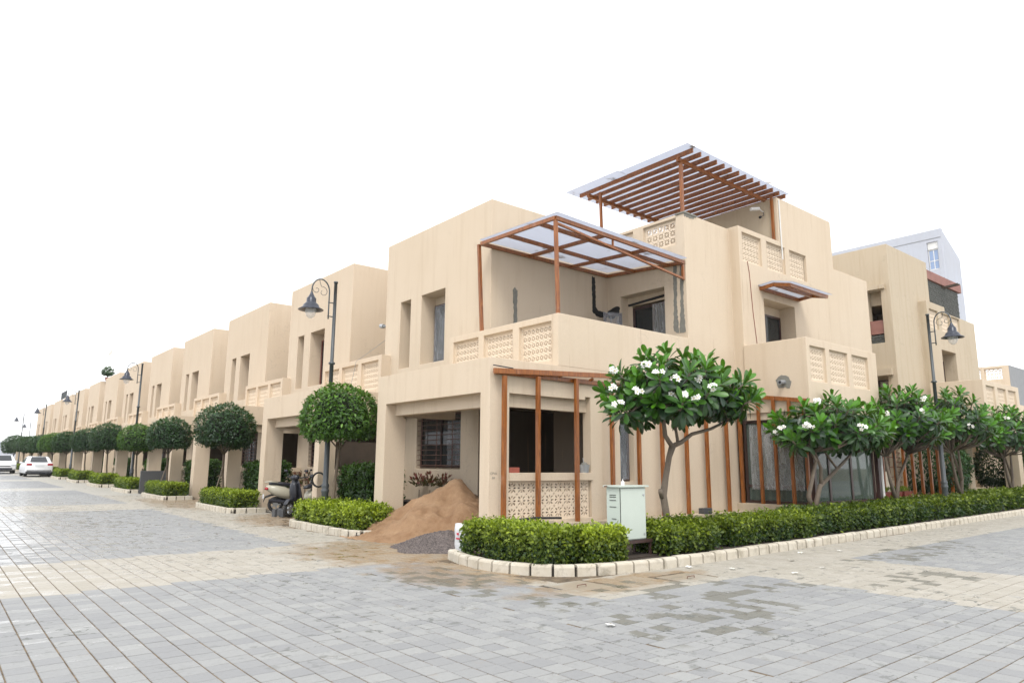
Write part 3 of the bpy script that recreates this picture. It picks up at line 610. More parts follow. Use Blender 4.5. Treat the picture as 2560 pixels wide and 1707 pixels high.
for a in (16.21, 17.44, 18.67): jali(v1, 'Y', a, 9.97, 6.92, .89, .73, .145, .066)
for a in (10.48, 11.9): jali(v1, 'X', 14.12, a, 7.05, .97 if a < 11 else .95, .63, .21, .075)
# ground-floor wall
solid('ground_floor_wall', [('+', (10.9, 10.17, -.2, 15.95, 10.40, 3.45)), ('+', (10.9, 10.40, 2.9, 14.03, 14.4, 3.44)), ('-', (11.45, 10.1, 1.12, 11.9, 10.5, 2.57)), ('+', (14.03, 10.401, 2.8, 16.0, 10.9, 3.45))], 'wall', v1)
window(v1, 'Y', 11.46, 10.30, 1.13, .43, 1.43, mat='frame'); MB().box(11.5, 10.285, 1.16, 11.86, 10.29, 2.52).obj('plastic_cover', 'film', v1)
MB().box(11.2, 10.55, .3, 12.3, 12, 2.8).obj('unlit_room', 'inner', v1)  # dark block painted as the unlit room behind the pane
# projecting first-floor terrace
ops = [('+', (15.95, 8.18, 2.78, 19.78, 9.87, 4.55)), ('-', (16.12, 8.35, 3.45, 19.6, 9.9, 4.6))]
for a, b in ((15.98+.02, 16.9), (17.11, 18.08), (18.32, 19.26)): ops += [('-', (a+.12 if a < 16.1 else a, 8.1, 3.5, b, 8.25, 4.36)), ('-', ((a+.16 if a < 16.1 else a+.04), 8.2, 3.54, b-.04, 8.4, 4.32))]
solid('terrace_parapet', ops, 'wall', v1)
for a, w_ in ((16.16, .70), (17.15, .89), (18.36, .86)): jali(v1, 'Y', a, 8.27, 3.54, w_, .78, .145, .066)
# window behind the terrace and its little canopy
window(v1, 'Y', 17.32, 10.28, 4.5, 1.32, 1.22, mat='frame', mull=(.5,), pane='glass', fr=.06); MB().box(17.36, 10.27, 4.5, 17.72, 10.275, 5.66).obj('striped_curtain', 'cloth', v1)
can = empty('window_canopy', (17.9, 9.87, 6.15), 'small brown wooden canopy with white sheet above the side window', 'canopy')
for p in (((-.98, -.03, .08), (1.04, -.03, .08)), ((-.98, -.42, .12), (1.04, -.42, .12)), ((-.98, -.85, .02), (1.04, -.85, .02))): MB().bar(p[0], p[1], .07, .09).obj('beam', 'rust', can)
for x in (-.98, 1.04):
    MB().bar((x, -.0, .08), (x, -.42, .12), .06, .09).obj('beam', 'rust', can); MB().bar((x, -.42, .12), (x, -.88, .02), .06, .09).obj('beam', 'rust', can)
mb = MB(); mb.quad((-1.06, 0, .16), (1.12, 0, .16), (1.12, -.42, .20), (-1.06, -.42, .20)).quad((-1.06, -.42, .20), (1.12, -.42, .20), (1.12, -.98, .07), (-1.06, -.98, .07)); mb.obj('roof_sheet', 'sheet', can)
can.children[-1].modifiers.new('s', 'SOLIDIFY').thickness = .012
# balcony door with plastic wrapped casements
window(v1, 'X', 14.37, 10.95, 3.5, 1.25, 2.2, mat='frame', mull=(.55,), pane='glass', fr=.07)
cs = MB(); cs.box(-.02, 0, 0, .02, .07, 1.9).box(-.02, .43, 0, .02, .50, 1.9).box(-.02, .07, 0, .02, .43, .07).box(-.02, .07, 1.83, .02, .43, 1.9)
c1 = cs.obj('casement', 'frame', v1); c1.location = (14.02, 12.30, 3.62); c1.rotation_euler = (0, 0, math.radians(55))
f1 = MB().box(-.028, -.01, .0, -.024, .51, 1.92).obj('plastic_cover', 'film', c1)
MB().box(14.33, 10.92, 3.55, 14.335, 11.5, 5.68).obj('plastic_cover', 'film_t', v1)
# cement patches and wiring chase (raised, a few mm proud)
def patch(name, face, c, pts, mat, parent):
    mb = MB(); v = []
    rnd = random.Random(len(pts)*31+int(c*10)); P_ = []
    for i in range(len(pts)):
        a, b = Vector(pts[i]), Vector(pts[(i+1) % len(pts)]); n_ = max(2, int((b-a).length/.05))
        for k in range(n_): q = a.lerp(b, k/n_); P_.append((q.x+rnd.uniform(-.014, .014), q.y+rnd.uniform(-.02, .02)))
    bm = bmesh.new(); vs_ = [bm.verts.new((c, x, y) if face == 'X' else (x, c, y)) for x, y in P_]; f_ = bm.faces.new(vs_)
    r_ = bmesh.ops.extrude_face_region(bm, geom=[f_]); d = (-.006, 0, 0) if face == 'X' else (0, -.006, 0)
    bmesh.ops.translate(bm, vec=d, verts=[g for g in r_['geom'] if isinstance(g, bmesh.types.BMVert)]); bmesh.ops.triangulate(bm, faces=bm.faces)
    me = bpy.data.meshes.new(name); bm.to_mesh(me); bm.free(); return link(name, me, mat, parent)
patch('cement_patch', 'X', 14.027, [(10.42, 4.72), (10.24, 4.72), (10.27, 5.4), (10.25, 6.5), (10.34, 6.62), (10.36, 5.4)], 'cement', v1)
patch('cement_patch', 'X', 14.027, [(10.60, 4.8), (10.44, 4.72), (10.47, 5.4), (10.44, 6.62), (10.55, 6.55), (10.56, 5.5)], 'cement', v1)
patch('cement_patch', 'Y', 12.817, [(10.62, 4.45), (10.76, 4.45), (10.74, 5.3), (10.76, 5.72), (10.68, 5.78), (10.60, 5.7), (10.64, 5.2)], 'cement', v1)
patch('cement_patch', 'Y', 12.817, [(13.02, 4.4), (13.16, 4.4), (13.18, 4.95), (13.04, 4.98)], 'cement', v1)
patch('wiring_chase', 'Y', 12.817, [(13.42, 6.56), (13.42, 5.55), (13.62, 5.47), (14.02, 5.47), (14.02, 5.62), (13.68, 5.62), (13.55, 5.72), (13.54, 6.56)], 'chase', v1)
patch('wiring_chase', 'X', 14.027, [(12.80, 5.48), (12.60, 5.42), (12.40, 5.52), (12.36, 5.72), (12.52, 5.76), (12.80, 5.66)], 'chase', v1)
MB().bar((14.32, 12.3, 5.78), (14.32, 10.9, 5.86), .05, .05).obj('wiring_chase', 'chase', v1)
# drain stub in a rough cement patch
patch('cement_patch', 'X', 15.947, [(8.66, 3.36), (8.95, 3.38), (9.02, 3.55), (8.9, 3.68), (8.7, 3.64), (8.60, 3.5)], 'cement', v1)
MB().tube([(15.96, 8.8, 3.5), (15.74, 8.8, 3.48)], .055, 12).obj('drain_pipe', 'gutter', v1, smooth=False)
MB().tube([(15.738, 8.8, 3.48), (15.736, 8.8, 3.48)], .035, 10).obj('drain_dark_disc', 'chase', v1)  # black disc paints the shaded bore on the capped pipe end
MB().tube([(16.35, 9.86, 6.9), (16.42, 9.86, 6.6), (16.5, 9.86, 5.5), (16.62, 9.86, 4.6)], .008, 5).obj('cable', 'clay', v1)
# two wall lines of faint stencilled marks on the porch pillar
for t_, z_ in (('CPVA', 1.28), ('84', 1.20)):
    cu = bpy.data.curves.new('stencil', 'FONT'); cu.body = t_; cu.size = .062; cu.align_x = 'CENTER'; o = bpy.data.objects.new('tmp', cu); C.objects.link(o); bpy.context.view_layer.update()
    me = bpy.data.meshes.new_from_object(o.evaluated_get(bpy.context.evaluated_depsgraph_get())); bpy.data.objects.remove(o)
    o = link('stencilled_mark', me, 'cement', v1); o.location = (7.985, 10.166, z_); o.rotation_euler = (math.pi/2, 0, 0)
# glazed bay under the terrace
bay = []
for (y0, w_, mu, tr_) in ((8.35, 1.72, (.86,), (.42,)),): window(v1, 'X', 16.08, y0, .56, w_, 2.05, mat='frame', mull=mu, trans=tr_, pane='glass_bay', fr=.07, name='glazed_side')
window(v1, 'Y', 16.14, 8.28, .56, 3.2, 2.05, mat='frame', mull=(.75, 1.9), trans=(), pane='glass_bay', fr=.09, name='glazed_front')
MB().box(16.04, 8.24, .5, 16.14, 8.36, 2.78).obj('corner_post', 'frame', v1)
MB().box(16.0, 8.2, 2.61, 19.6, 9.9, 2.78).obj('bay_lintel', 'wall', v1)
MB().box(16.06, 8.5, .9, 16.066, 9.9, 2.5).obj('plastic_cover', 'film_t', v1)
mb = MB(); pts = [(16.03, 9.05, 2.55), (16.0, 9.3, 2.0), (15.97, 9.12, 1.4), (16.0, 9.2, .9)]
for i in range(3):
    a, b = pts[i], pts[i+1]; mb.quad((a[0], a[1]-.05-.06*i, a[2]), (a[0]-.04, a[1]+.18, a[2]), (b[0]-.05, b[1]+.22, b[2]), (b[0], b[1]-.1-.05*i, b[2]))
mb.obj('torn_plastic', 'film_t', v1)
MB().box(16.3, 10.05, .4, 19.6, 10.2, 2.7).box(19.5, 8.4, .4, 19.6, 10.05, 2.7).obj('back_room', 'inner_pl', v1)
MB().box(19.40, 8.2, .5, 19.62, 8.3, 2.6).obj('side_panel', 'frame', v1)
MB().tube([(19.42, 8.12, 2.6), (19.42, 8.12, .66), (19.55, 8.10, .6), (20.1, 8.10, .6)], .03, 8).obj('waste_pipe', 'pipe', v1)
# plinth
solid('plinth', [('+', (7.8, 9.86, -.2, 9.2, 10.17, .44)), ('+', (9.2, 9.86, -.2, 15.8, 10.17, .37)), ('+', (15.8, 8.02, -.2, 20.3, 10.17, .56)), ('+', (20.3, 8.1, -.2, 40, 10.3, .54))], 'wall_old', v1, .02)

# pergola posts against the ground-floor wall and round the bay
pg = empty('wall_pergola', (8, 10.05, 0), 'brown wooden post screen standing along the ground floor wall and wrapping the glazed bay', 'pergola', 'brown wooden pergolas')
def part_bar(parent, name, a, b, w, h, mat='rust'): 
    o = MB().bar(Vector(a)-parent.location, Vector(b)-parent.location, w, h).obj(name, mat, parent, .004); return o
P0 = [(8.115, .44, 3.10), (8.955, .44, 3.15), (10.0, .37, 3.20), (11.05, .37, 3.22), (11.91, .37, 3.22), (12.71, .37, 3.22), (13.61, .37, 3.22), (14.41, .37, 3.22), (15.25, .37, 3.22), (15.86, .37, 3.2)]
for x, z0, z1 in P0: part_bar(pg, 'post', (x, 10.03, z0), (x, 10.03, z1), .075, .075)
for y in (9.49, 9.08, 8.67, 8.30): part_bar(pg, 'post', (15.86, y, .56), (15.86, y, 3.02+.15*(y-8.3)), .07, .07)
part_bar(pg, 'top_beam', (7.85, 10.02, 3.17), (11.0, 10.02, 3.34), .05, .10); part_bar(pg, 'top_beam', (11.0, 10.02, 3.34), (15.9, 10.02, 3.27), .05, .10)
part_bar(pg, 'top_beam', (15.88, 9.98, 3.25), (15.88, 8.2, 3.0), .05, .10); part_bar(pg, 'wall_beam', (7.95, 10.12, 3.17), (15.9, 10.12, 3.17), .05, .09)
for x in (9.6, 10.5, 11.5, 12.5, 13.5, 14.5): part_bar(pg, 'cross_piece', (x, 10.04, 3.24), (x, 10.14, 3.2), .05, .05)
part_bar(pg, 'steel_rod', (7.82, 10.0, 3.27), (8.3, 10.0, 3.25), .02, .02, 'black')

# balcony canopy
bc = empty('balcony_canopy', (9.9, 12.8, 4.55), 'brown wooden balcony canopy with translucent white roof sheets on two posts', 'canopy', 'brown wooden pergolas')
A, B_, C_, D_ = Vector((9.58, 12.78, 6.66)), Vector((9.60, 10.20, 6.60)), Vector((14.0, 12.78, 6.66)), Vector((14.0, 10.20, 6.48))
def lerp4(u, v): return (A.lerp(C_, u)).lerp(B_.lerp(D_, u), v)
for v_ in (0, .37, .80, 1): part_bar(bc, 'long_beam', lerp4(0, v_), lerp4(1, v_), .06, .09)
for u in (0, .35, .68, 1): part_bar(bc, 'cross_beam', lerp4(u, .0), lerp4(u, 1), .06, .085)
part_bar(bc, 'brace', (9.62, 10.22, 6.50), (13.98, 10.22, 6.06), .05, .05); part_bar(bc, 'brace', (13.98, 10.22, 6.03), (13.98, 10.22, 6.48), .06, .06); part_bar(bc, 'brace', (11.4, 10.22, 6.31), (11.4, 10.22, 6.55), .04, .04)
part_bar(bc, 'post', (9.70, 12.86, 4.53), (9.58, 12.86, 6.66), .075, .075); part_bar(bc, 'post', (9.70, 10.24, 4.5), (9.62, 10.22, 6.58), .07, .07)
for u0, u1 in ((-.01, .5), (.5, 1.0)):
    a, b, c, d = lerp4(u0, 0), lerp4(u1, 0), lerp4(u1, 1.04), lerp4(u0, 1.04); mb = MB(); mb.quad(*[Vector(p)+Vector((0, 0, .085+(.01 if u0 > 0 else 0)))-bc.location for p in (a, b, c, d)])
    o = mb.obj('roof_sheet', 'sheet', bc); o.modifiers.new('s', 'SOLIDIFY').thickness = .012

# roof pergola
rpg = empty('roof_pergola', (14.1, 10.2, 7.8), 'large slatted brown wooden pergola with white sheet roof on top of the corner villa', 'pergola', 'brown wooden pergolas')
def tilt(x): return 9.31 - .012*(x-14.1)
for y in (10.25, 13.45): part_bar(rpg, 'main_beam', (13.95, y, 9.24), (18.6, y, 9.18), .07, .10)
for k in range(14):
    x = 14.05 + k*.346; part_bar(rpg, 'slat', (x, 9.83, tilt(x)+.055), (x, 13.85, tilt(x)+.055), .05, .12)
part_bar(rpg, 'post', (14.12, 10.27, 7.8), (14.10, 10.25, 9.27), .08, .08); part_bar(rpg, 'post', (14.16, 13.1, 7.2), (14.12, 13.1, 9.27), .07, .07); part_bar(rpg, 'post', (18.05, 10.0, 7.83), (18.05, 10.0, 9.2), .07, .07)
for y0, y1, dx, dz in ((9.76, 12.0, 0, 0), (12.0, 14.05, -.10, -.012)):
    mb = MB(); p = [(13.74+dx, y0, tilt(13.6)+.125+dz), (18.66, y0, tilt(18.6)+.125+dz), (18.66, y1, tilt(18.6)+.125+dz), (13.74+dx, y1, tilt(13.6)+.125+dz)]
    mb.quad(*[Vector(q)-rpg.location for q in p]); o = mb.obj('roof_sheet', 'sheet', rpg); o.modifiers.new('s', 'SOLIDIFY').thickness = .012
patch('cement_patch', 'Y', 10.166, [(14.04, 7.70), (14.42, 7.72), (14.50, 7.80), (14.04, 7.80)], 'cement', v1); solid('mortar_cap', [('+', (14.03, 10.15, 7.79), )] if 0 else [('+', (14.0, 10.14, 7.77, 14.55, 10.42, 7.83))], 'cement', v1, .02)
MB().box(18.094, 9.95, 7.9, 18.098, 17, 9.15).obj('stained_render', 'wall_old', v1)
# camera, conduit, antenna
cc = empty('security_camera', (17.9, 10.2, 8.9), 'white security camera fixed high on the tower wall under the roof pergola', 'security camera')
MB().tube([(-.24, .25, -.04), (.0, .12, .0)], .05, 12).obj('body', 'pipe', cc); MB().tube([(0, .12, 0), (.10, .1, -.06), (.19, .1, -.06)], .018, 6).obj('bracket', 'pipe', cc)
MB().tube([(.18, .1, -.06), (.12, .05, -.2), (.0, .1, -.26)], .01, 5).obj('cable', 'black', cc); MB().tube([(-.02, .1, -.28), (.03, .1, -.25)], .04, 8).obj('junction', 'black', cc)
MB().tube([(18.16, 9.84, 9.1), (18.18, 9.84, 7.3)], .018, 6).obj('conduit', 'pipe', v1)
an = empty('vent_pipe', (18.6, 10.4, 9.17), 'thin pale vent pipe with capped top rising from the tower roof', 'vent pipe'); MB().tube([(0, 0, 0), (0, 0, .75)], .022, 8).obj('pipe', 'pipe', an); MB().tube([(-.1, .05, .75), (.1, -.05, .77)], .03, 8).obj('cap', 'pipe', an)

# ------------------------------------------------------------------ the row up the left street
ORD = ['second', 'third', 'fourth', 'fifth', 'sixth', 'seventh', 'eighth', 'ninth', 'tenth', 'eleventh', 'twelfth', 'thirteenth']
row0 = empty('row_villa', (0, PITCH_Y, 0), '', 'house', 'beige villas'); villa_front(row0, 'wall_row', False)
EX = ['with maroon window frames behind the parked scooter', 'behind the second round clipped tree', 'with tall slot windows behind the third clipped tree', 'behind the second street lamp and dark granite slab',
      'beside the second street lamp', 'with a small plant on its roof', 'with a climber on its balcony', 'carrying a flag pole', 'behind the third street lamp', 'with dark railings on its roof', 'near the far end of the row', 'the farthest one in view']
for k in range(12):
    r = row0 if k == 0 else copy_tree(row0); r.location = (0, PITCH_Y*(k+1), 0)
    r['label'] = f'{ORD[k]} beige villa from the corner, {EX[k]}'
def crown(name, n, r, mat, seed, leaf): 
    me = ball_mesh(seed, n, mat, leaf/r); o = link(name, me, None); o.scale = (r, r, r); return o
# roof plant, flag, railings
rp_ = empty('roof_plant', (10.3, 63.6, 7.9), 'small green potted shrub standing on the roof edge of the seventh villa', 'plant'); o = crown('foliage', 400, .38, 'ficus_dark', 55, .2); o.parent = rp_; o.location = (0, 0, .75)
MB().lathe([(.12, 0), (.17, .3), (.15, .3)], n=10).obj('pot', 'clay', rp_); MB().tube([(0, 0, .2), (0, 0, .6)], .02, 5).obj('stem', 'bark', rp_)
fl = empty('flag', (10.6, 64.5, 7.9), 'small pale flag on a thin pole above the distant roofs', 'flag'); MB().tube([(0, 0, 0), (0, 0, 2.9)], .03, 6).obj('pole', 'pipe', fl)
MB().quad((0, 0, 2.8), (-.1, .9, 2.5), (-.1, 1.0, 2.15), (0, 0, 2.4)).obj('cloth', 'cloth', fl)
rl = empty('roof_railing', (10.0, 83, 7.9), 'dark railing along the roof of a distant villa', 'railing'); 
for k in range(9): MB().bar((0, k*.45, 0), (0, k*.45, .7), .06, .06).obj('post', 'metal', rl)
MB().bar((0, 0, .7), (0, 3.7, .7), .08, .08).obj('rail', 'metal', rl)

# ------------------------------------------------------------------ neighbouring villa on the right
v2 = empty('side_villa', (0, 0, 0), 'unfinished beige villa beyond the corner villa with bare dark brick on its roof', 'house', 'beige villas')
X0, X1, X2 = 26.27, 30.0, 33.9
ops = [('+', (X0, 10.17, 0, X1, 18, 9.58)), ('+', (28.75, 9.87, 2.8, X2, 18, 7.55)), ('+', (28.75, 10.6, 0, X2, 18, 2.8)),
       ('-', (X0-.1, 10.50, 5.93, X0+.35, 11.0, 7.88)), ('-', (X0+.35, 10.4, 5.9, X0+2, 11.5, 7.4)), ('-', (X0-.1, 10.50, 3.0, X0+.35, 11.0, 4.7)),
       ('-', (29.85, 9.7, 4.3, 31.35, 10.35, 5.99)), ('+', (28.75, 9.87, 7.55, 30.6, 10.05, 7.78)), ('+', (28.75, 10.05, 7.55, 28.93, 12, 7.78))]
for a in (28.95, 30.15, 31.25): ops += [('-', (a, 9.8, 6.75, a+.9, 9.94, 7.5)), ('-', (a+.05, 9.9, 6.8, a+.85, 10.04, 7.45))]
solid('wall', ops, 'wall_old', v2)
for a in (29.0, 30.2, 31.3): jali(v2, 'Y', a, 9.96, 6.8, .80, .65, .145, .066)
for a in (10.35,): MB().box(X0-.12, a, 7.92, X0, a+.75, 8.08).obj('window_ledge', 'wall_old', v2); MB().box(X0-.18, a-.05, 4.72, X0, a+.85, 4.95).obj('window_ledge', 'wall_old', v2)
MB().box(X0+.08, 10.502, 6.28, X0+.3, 10.998, 6.78).obj('red_beam', 'redpaint', v2)
def bricks(parent, face, c, u0, u1, v0, v1_, bw, bh, mat, name='brick', jit=.006):
    rows = int((v1_-v0)/bh); k = 0; base = {}
    mbk = None
    for r in range(rows):
        off = -bw/2 if r % 2 else 0; u = u0+off
        while u < u1-.02:
            a, b = max(u0, u)+.006, min(u1, u+bw)-.006
            if b-a > .03:
                d = random.uniform(0, jit*2); z = v0+r*bh; mm = MB()
                if face == 'X': mm.box(c-.02-d, a, z+.005, c, b, z+bh-.005)
                else: mm.box(a, c-.02-d, z+.005, b, c, z+bh-.005)
                yield mm
            u += bw
for mm in bricks(v2, 'X', X0+.1, 10.502, 10.998, 5.94, 6.27, .24, .10, 'brickgrey'): mm.obj('brick', 'brickgrey', v2)
all_ = list(bricks(v2, 'Y', 10.33, 30.02, 33.7, 7.56, 8.95, .26, .092, 'brickgrey'))
MB().box(30.0, 10.33, 7.55, 33.75, 11, 8.98).obj('mortar_bed', 'mortar', v2)
for mm in all_[:300]: mm.obj('brick', 'brickgrey', v2)
if len(all_) > 300:
    big = MB()
    for mm in all_[300:]: n_ = len(big.v); big.v += mm.v; big.f += [tuple(i+n_ for i in f) for f in mm.f]; big.mi += mm.mi
    big.obj('bricks', 'brickgrey', v2)['kind'] = 'stuff'
MB().box(29.95, 10.24, 8.98, 34.0, 11, 9.36).obj('ring_beam', 'redpaint', v2, .01)
for x in (31.9, 32.1): MB().bar((x, 10.3, 8.9), (x, 9.7, 8.95), .06, .06).obj('scaffold_timber', 'ply', v2)
window(v2, 'X', X0+.3, 10.52, 3.1, .46, 1.5, pane='film_t', mat='frame'); window(v2, 'Y', 29.9, 10.28, 4.4, 1.3, 1.3, mat='frame', mull=(.6,))
solid('terrace_parapet', [('+', (28.3, 8.18, 2.78, 32.35, 9.87, 4.55)), ('-', (28.47, 8.35, 3.45, 32.2, 9.9, 4.6))] + [q for a in (28.6, 29.85, 31.05) for q in (('-', (a, 8.1, 3.5, a+.95, 8.25, 4.36)), ('-', (a+.04, 8.2, 3.54, a+.91, 8.4, 4.32)))], 'wall', v2)
for a in (28.64, 29.89, 31.09): jali(v2, 'Y', a, 8.27, 3.54, .87, .78, .145, .066)
solid('ground_floor', [('+', (23.7, 10.55, 0, 28.75, 11.2, 3.3)), ('-', (24.6, 10.4, 1.0, 26.6, 10.75, 2.6)), ('+', (28.75, 9.0, 0, 29.2, 10.6, 2.8)), ('+', (31.8, 8.3, 0, 32.3, 8.8, 2.8))], 'wall_old', v2)
MB().box(24.55, 10.7, .95, 26.65, 10.72, 2.65).obj('dark_window_sheet', 'inner', v2)  # dark sheet in the recess paints the unlit inside
gr = empty('window_grille', (23.9, 10.0, .5), 'dark horizontal bar grille behind the wooden posts of the second villa', 'grille')
for k in range(14):
    z = .15+k*.165
    for a, b in (((0, 4.4),) if k % 2 else ((0, 1.5), (2.1, 4.4))): MB().bar((a, .35, z), (b, .35, z), .035, .035).obj('bar', 'bar', gr)
pg2 = empty('post_screen', (21.4, 8.9, .5), 'row of brown wooden posts beyond the glazed bay, in front of the second villa', 'pergola', 'brown wooden pergolas')
for x in (21.36, 22.2, 22.85, 23.5, 24.15, 24.86, 25.55, 26.64): part_bar(pg2, 'post', (x, 8.9, .54), (x, 8.9, 3.0), .08, .08)
part_bar(pg2, 'top_beam', (21.3, 8.9, 3.04), (26.8, 8.9, 3.04), .06, .10)
# planters with flowers, slab, bucket of plaster
for k, (x, lb) in enumerate(((20.45, 'dark red planter box nearest the glazed bay'), (21.2, 'dark red planter box between two wooden posts'), (21.9, 'dark red planter box right of the white pipe, farthest from the bay'))):
    t = empty('planter_box', (x, 8.6, .545), lb, 'planter', 'dark red planter boxes')
    b = bmesh.new(); bmesh.ops.create_cube(b, size=1); [setattr(v, 'co', Vector((v.co.x*(.58 if v.co.z > 0 else .50), v.co.y*(.26 if v.co.z > 0 else .2), v.co.z*.24+.12))) for v in b.verts]
    me = bpy.data.meshes.new('trough'); b.to_mesh(me); b.free(); link('trough', me, 'clay', t, .01)
    n_ = 60; P_ = RNG.random((n_, 3))*[.5, .16, .02]+[-.25, -.08, .22]; link('plants', leaf_mesh('plants', P_, unit(n_)*.5+[0, 0, 1], unit(n_), np.full(n_, .18), np.full(n_, .03), RNG.random(n_), 'hedge'), None, t)
t = empty('paint_bucket', (20.3, 9.3, .56), 'white patterned paint bucket standing behind the planter boxes', 'bucket'); MB().lathe([(.0, 0), (.22, 0), (.27, .75), (.25, .75), (.2, .1)], n=14).obj('pail', 'sack', t)
t = empty('marble_slab', (22.6, 9.5, .54), 'pale stone slab leaning behind the wooden posts', 'slab'); o = MB().box(-.02, -.4, 0, .02, .4, .8).obj('slab', 'cream', t); o.rotation_euler = (0, .12, 1.3)

# ------------------------------------------------------------------ further buildings
v3 = empty('grey_sided_villa', (0, 0, 0), 'distant villa with pierced roof screen and bare grey cement side at the right edge', 'house')
solid('wall', [('+', (50, 13.0, 0, 50.3, 20, 7.67)), ('-', (49.9, 13.35, 6.85, 50.4, 14.3, 7.52)), ('-', (49.9, 14.5, 6.85, 50.4, 15.4, 7.52)), ('+', (45, 8.4, 0, 50, 12.9, 4.6)), ('-', (45.2, 8.3, .6, 49.5, 9.5, 3.0))], 'wall', v3)
solid('side_wall', [('+', (50.01, 12.98, 0, 62, 13.0, 7.66)), ('+', (50.3, 13.0, 0, 62, 20, 6.4)), ('-', (56, 12.9, 3.5, 57.4, 13.2, 5.2))], 'gutter', v3)
jali(v3, 'X', 50.15, 13.35, 6.85, .95, .67, .24, .09); jali(v3, 'X', 50.15, 14.5, 6.85, .9, .67, .24, .09)
v3b = empty('third_side_villa', (0, 0, 0), 'lower beige villa with a terrace of pierced screens behind the plumeria trees at right', 'house', 'beige villas')
solid('wall', [('+', (36.5, 10.6, 0, 44.5, 16, 4.6)), ('+', (38.4, 8.4, 0, 38.9, 10.6, 3.3)), ('+', (36.5, 9.8, 2.9, 44.5, 10.6, 3.3)), ('-', (39.4, 10.5, .6, 40.2, 11.2, 2.6)), ('-', (41.4, 10.5, .9, 42.9, 11.2, 2.6)), ('-', (36.45, 11, .6, 37, 11.9, 2.8))], 'wall', v3b)
MB().box(39.3, 11.1, .5, 43, 11.15, 2.7).obj('dark_opening_sheet', 'inner', v3b); jali(v3b, 'Y', 40.4, 10.55, .55, .9, .6, .2)  # dark sheet paints the shade behind the wall openings
for k in range(3): MB().box(36.0+k*.25, 8.9+.2*k, .5, 38.3, 10.4, .62+.12*k).obj('step', 'cement', v3b)
wb = empty('white_building', (0, 0, 0), 'tall white building rising behind the villas on the right', 'building')
mb = MB(); mb.v = [(60.4, 19.03, 0), (63.7, 19.03, 0), (63.7, 34, 0), (60.4, 34, 0), (60.4, 19.03, 20.1), (63.7, 19.03, 18.4), (63.7, 34, 18.4), (60.4, 34, 20.1)]; mb.f = [(0, 3, 2, 1), (4, 5, 6, 7), (0, 1, 5, 4), (1, 2, 6, 5), (2, 3, 7, 6), (3, 0, 4, 7)]; mb.mi = [0]*6; mb.obj('side_wall', 'white', wb)
solid('wall', [('+', (60, 19.03, 0, 60.4, 34, 20.3)), ('-', (59.9, 19.35, 17.0, 60.4, 20.15, 19.3))], 'white', wb, .02)
w = window(wb, 'X', 60.15, 19.37, 17.05, .76, 2.2, fr=.07, mat='pipe', mull=(.38,), trans=(.9,), pane='glass_blue') if False else None
M['glass_blue'] = glass('pale_blue_glass', (.30, .40, .60), .1, .2)
window(wb, 'X', 60.15, 19.37, 17.05, .76, 1.65, fr=.06, mat='pipe', mull=(.38,), trans=(.72,), pane='glass_blue'); MB().box(60.1, 19.37, 18.72, 60.16, 20.13, 19.3).obj('shutter_box', 'pipe', wb)
MB().box(59.98, 19.1, 16.2, 59.995, 34, 16.25).box(59.98, 19.1, 19.55, 59.995, 34, 19.6).obj('joint_line', 'gutter', wb)

# ================================================================== STREET LAMPS
def lamp(loc, rot, label):
    r = empty('street_lamp', loc, label, 'street lamp', 'grey swan neck street lamps'); r.rotation_euler = (0, 0, rot)
    MB().lathe([(.0, 0), (.11, 0), (.11, .06), (.085, .1), (.08, .75), (.095, .78), (.095, .82), (.075, .85), (.09, .9), (.09, .94), (.065, .98), (.062, 2.6), (.055, 2.65)], n=14).obj('base', 'metal', r, smooth=True)
    MB().lathe([(.05, 2.6), (.05, 3.85), (.08, 3.86), (.08, 3.90), (.045, 3.92), (.042, 5.2), (.04, 5.92), (.055, 5.92), (.055, 5.96), (0, 5.97)], n=12).obj('pole', 'metal', r, smooth=True)
    a = [(.16, 0, 5.15), (.16, 0, 5.5)]
    for i in range(13):
        t = math.radians(180*i/12); a.append((.39-.23*math.cos(t), 0, 5.66+.30*math.sin(t)))
    a.append((.62, 0, 5.56)); arm = MB().tube([(.16, 0, 4.98)]+a, .018, 8).obj('arm', 'metal', r, smooth=True)
    MB().tube([(.03, 0, 5.05), (.18, 0, 5.05)], .014, 6).tube([(.03, 0, 5.40), (.18, 0, 5.40)], .014, 6).obj('bracket', 'metal', r)
    def spiral(cx, cz, r0, a0, turns, s=1): return [(cx+s*(r0*(1-.75*i/22))*math.cos(a0+turns*2*math.pi*i/22), 0, cz+(r0*(1-.75*i/22))*math.sin(a0+turns*2*math.pi*i/22)) for i in range(23)]
    MB().tube([(.44, 0, 5.95)]+spiral(.33, 5.64, .14, 1.2, .95), .007, 5).tube(spiral(.50, 5.68, .10, 0.2, -.9), .007, 5).obj('scrollwork', 'metal', r)
    hz = 5.26
    hd = MB().lathe([(.025, .34), (.035, .30), (.05, .27), (.09, .2), (.115, .17), (.12, .07), (.15, .045), (.19, .0), (.205, -.05), (.30, -.105), (.305, -.12), (.29, -.122), (.20, -.08), (.12, -.04), (.0, -.03)], (.62, 0, hz), 22).obj('shade', 'shade', r, smooth=True)
    MB().lathe([(.0, -.33), (.05, -.32), (.10, -.27), (.135, -.18), (.14, -.10), (.10, -.06)], (.62, 0, hz), 18).obj('globe', 'globe', r, smooth=True)
    return r
l0 = lamp((7.4, 15.95, .02), math.pi, 'grey swan neck street lamp rising through the nearest round clipped tree')
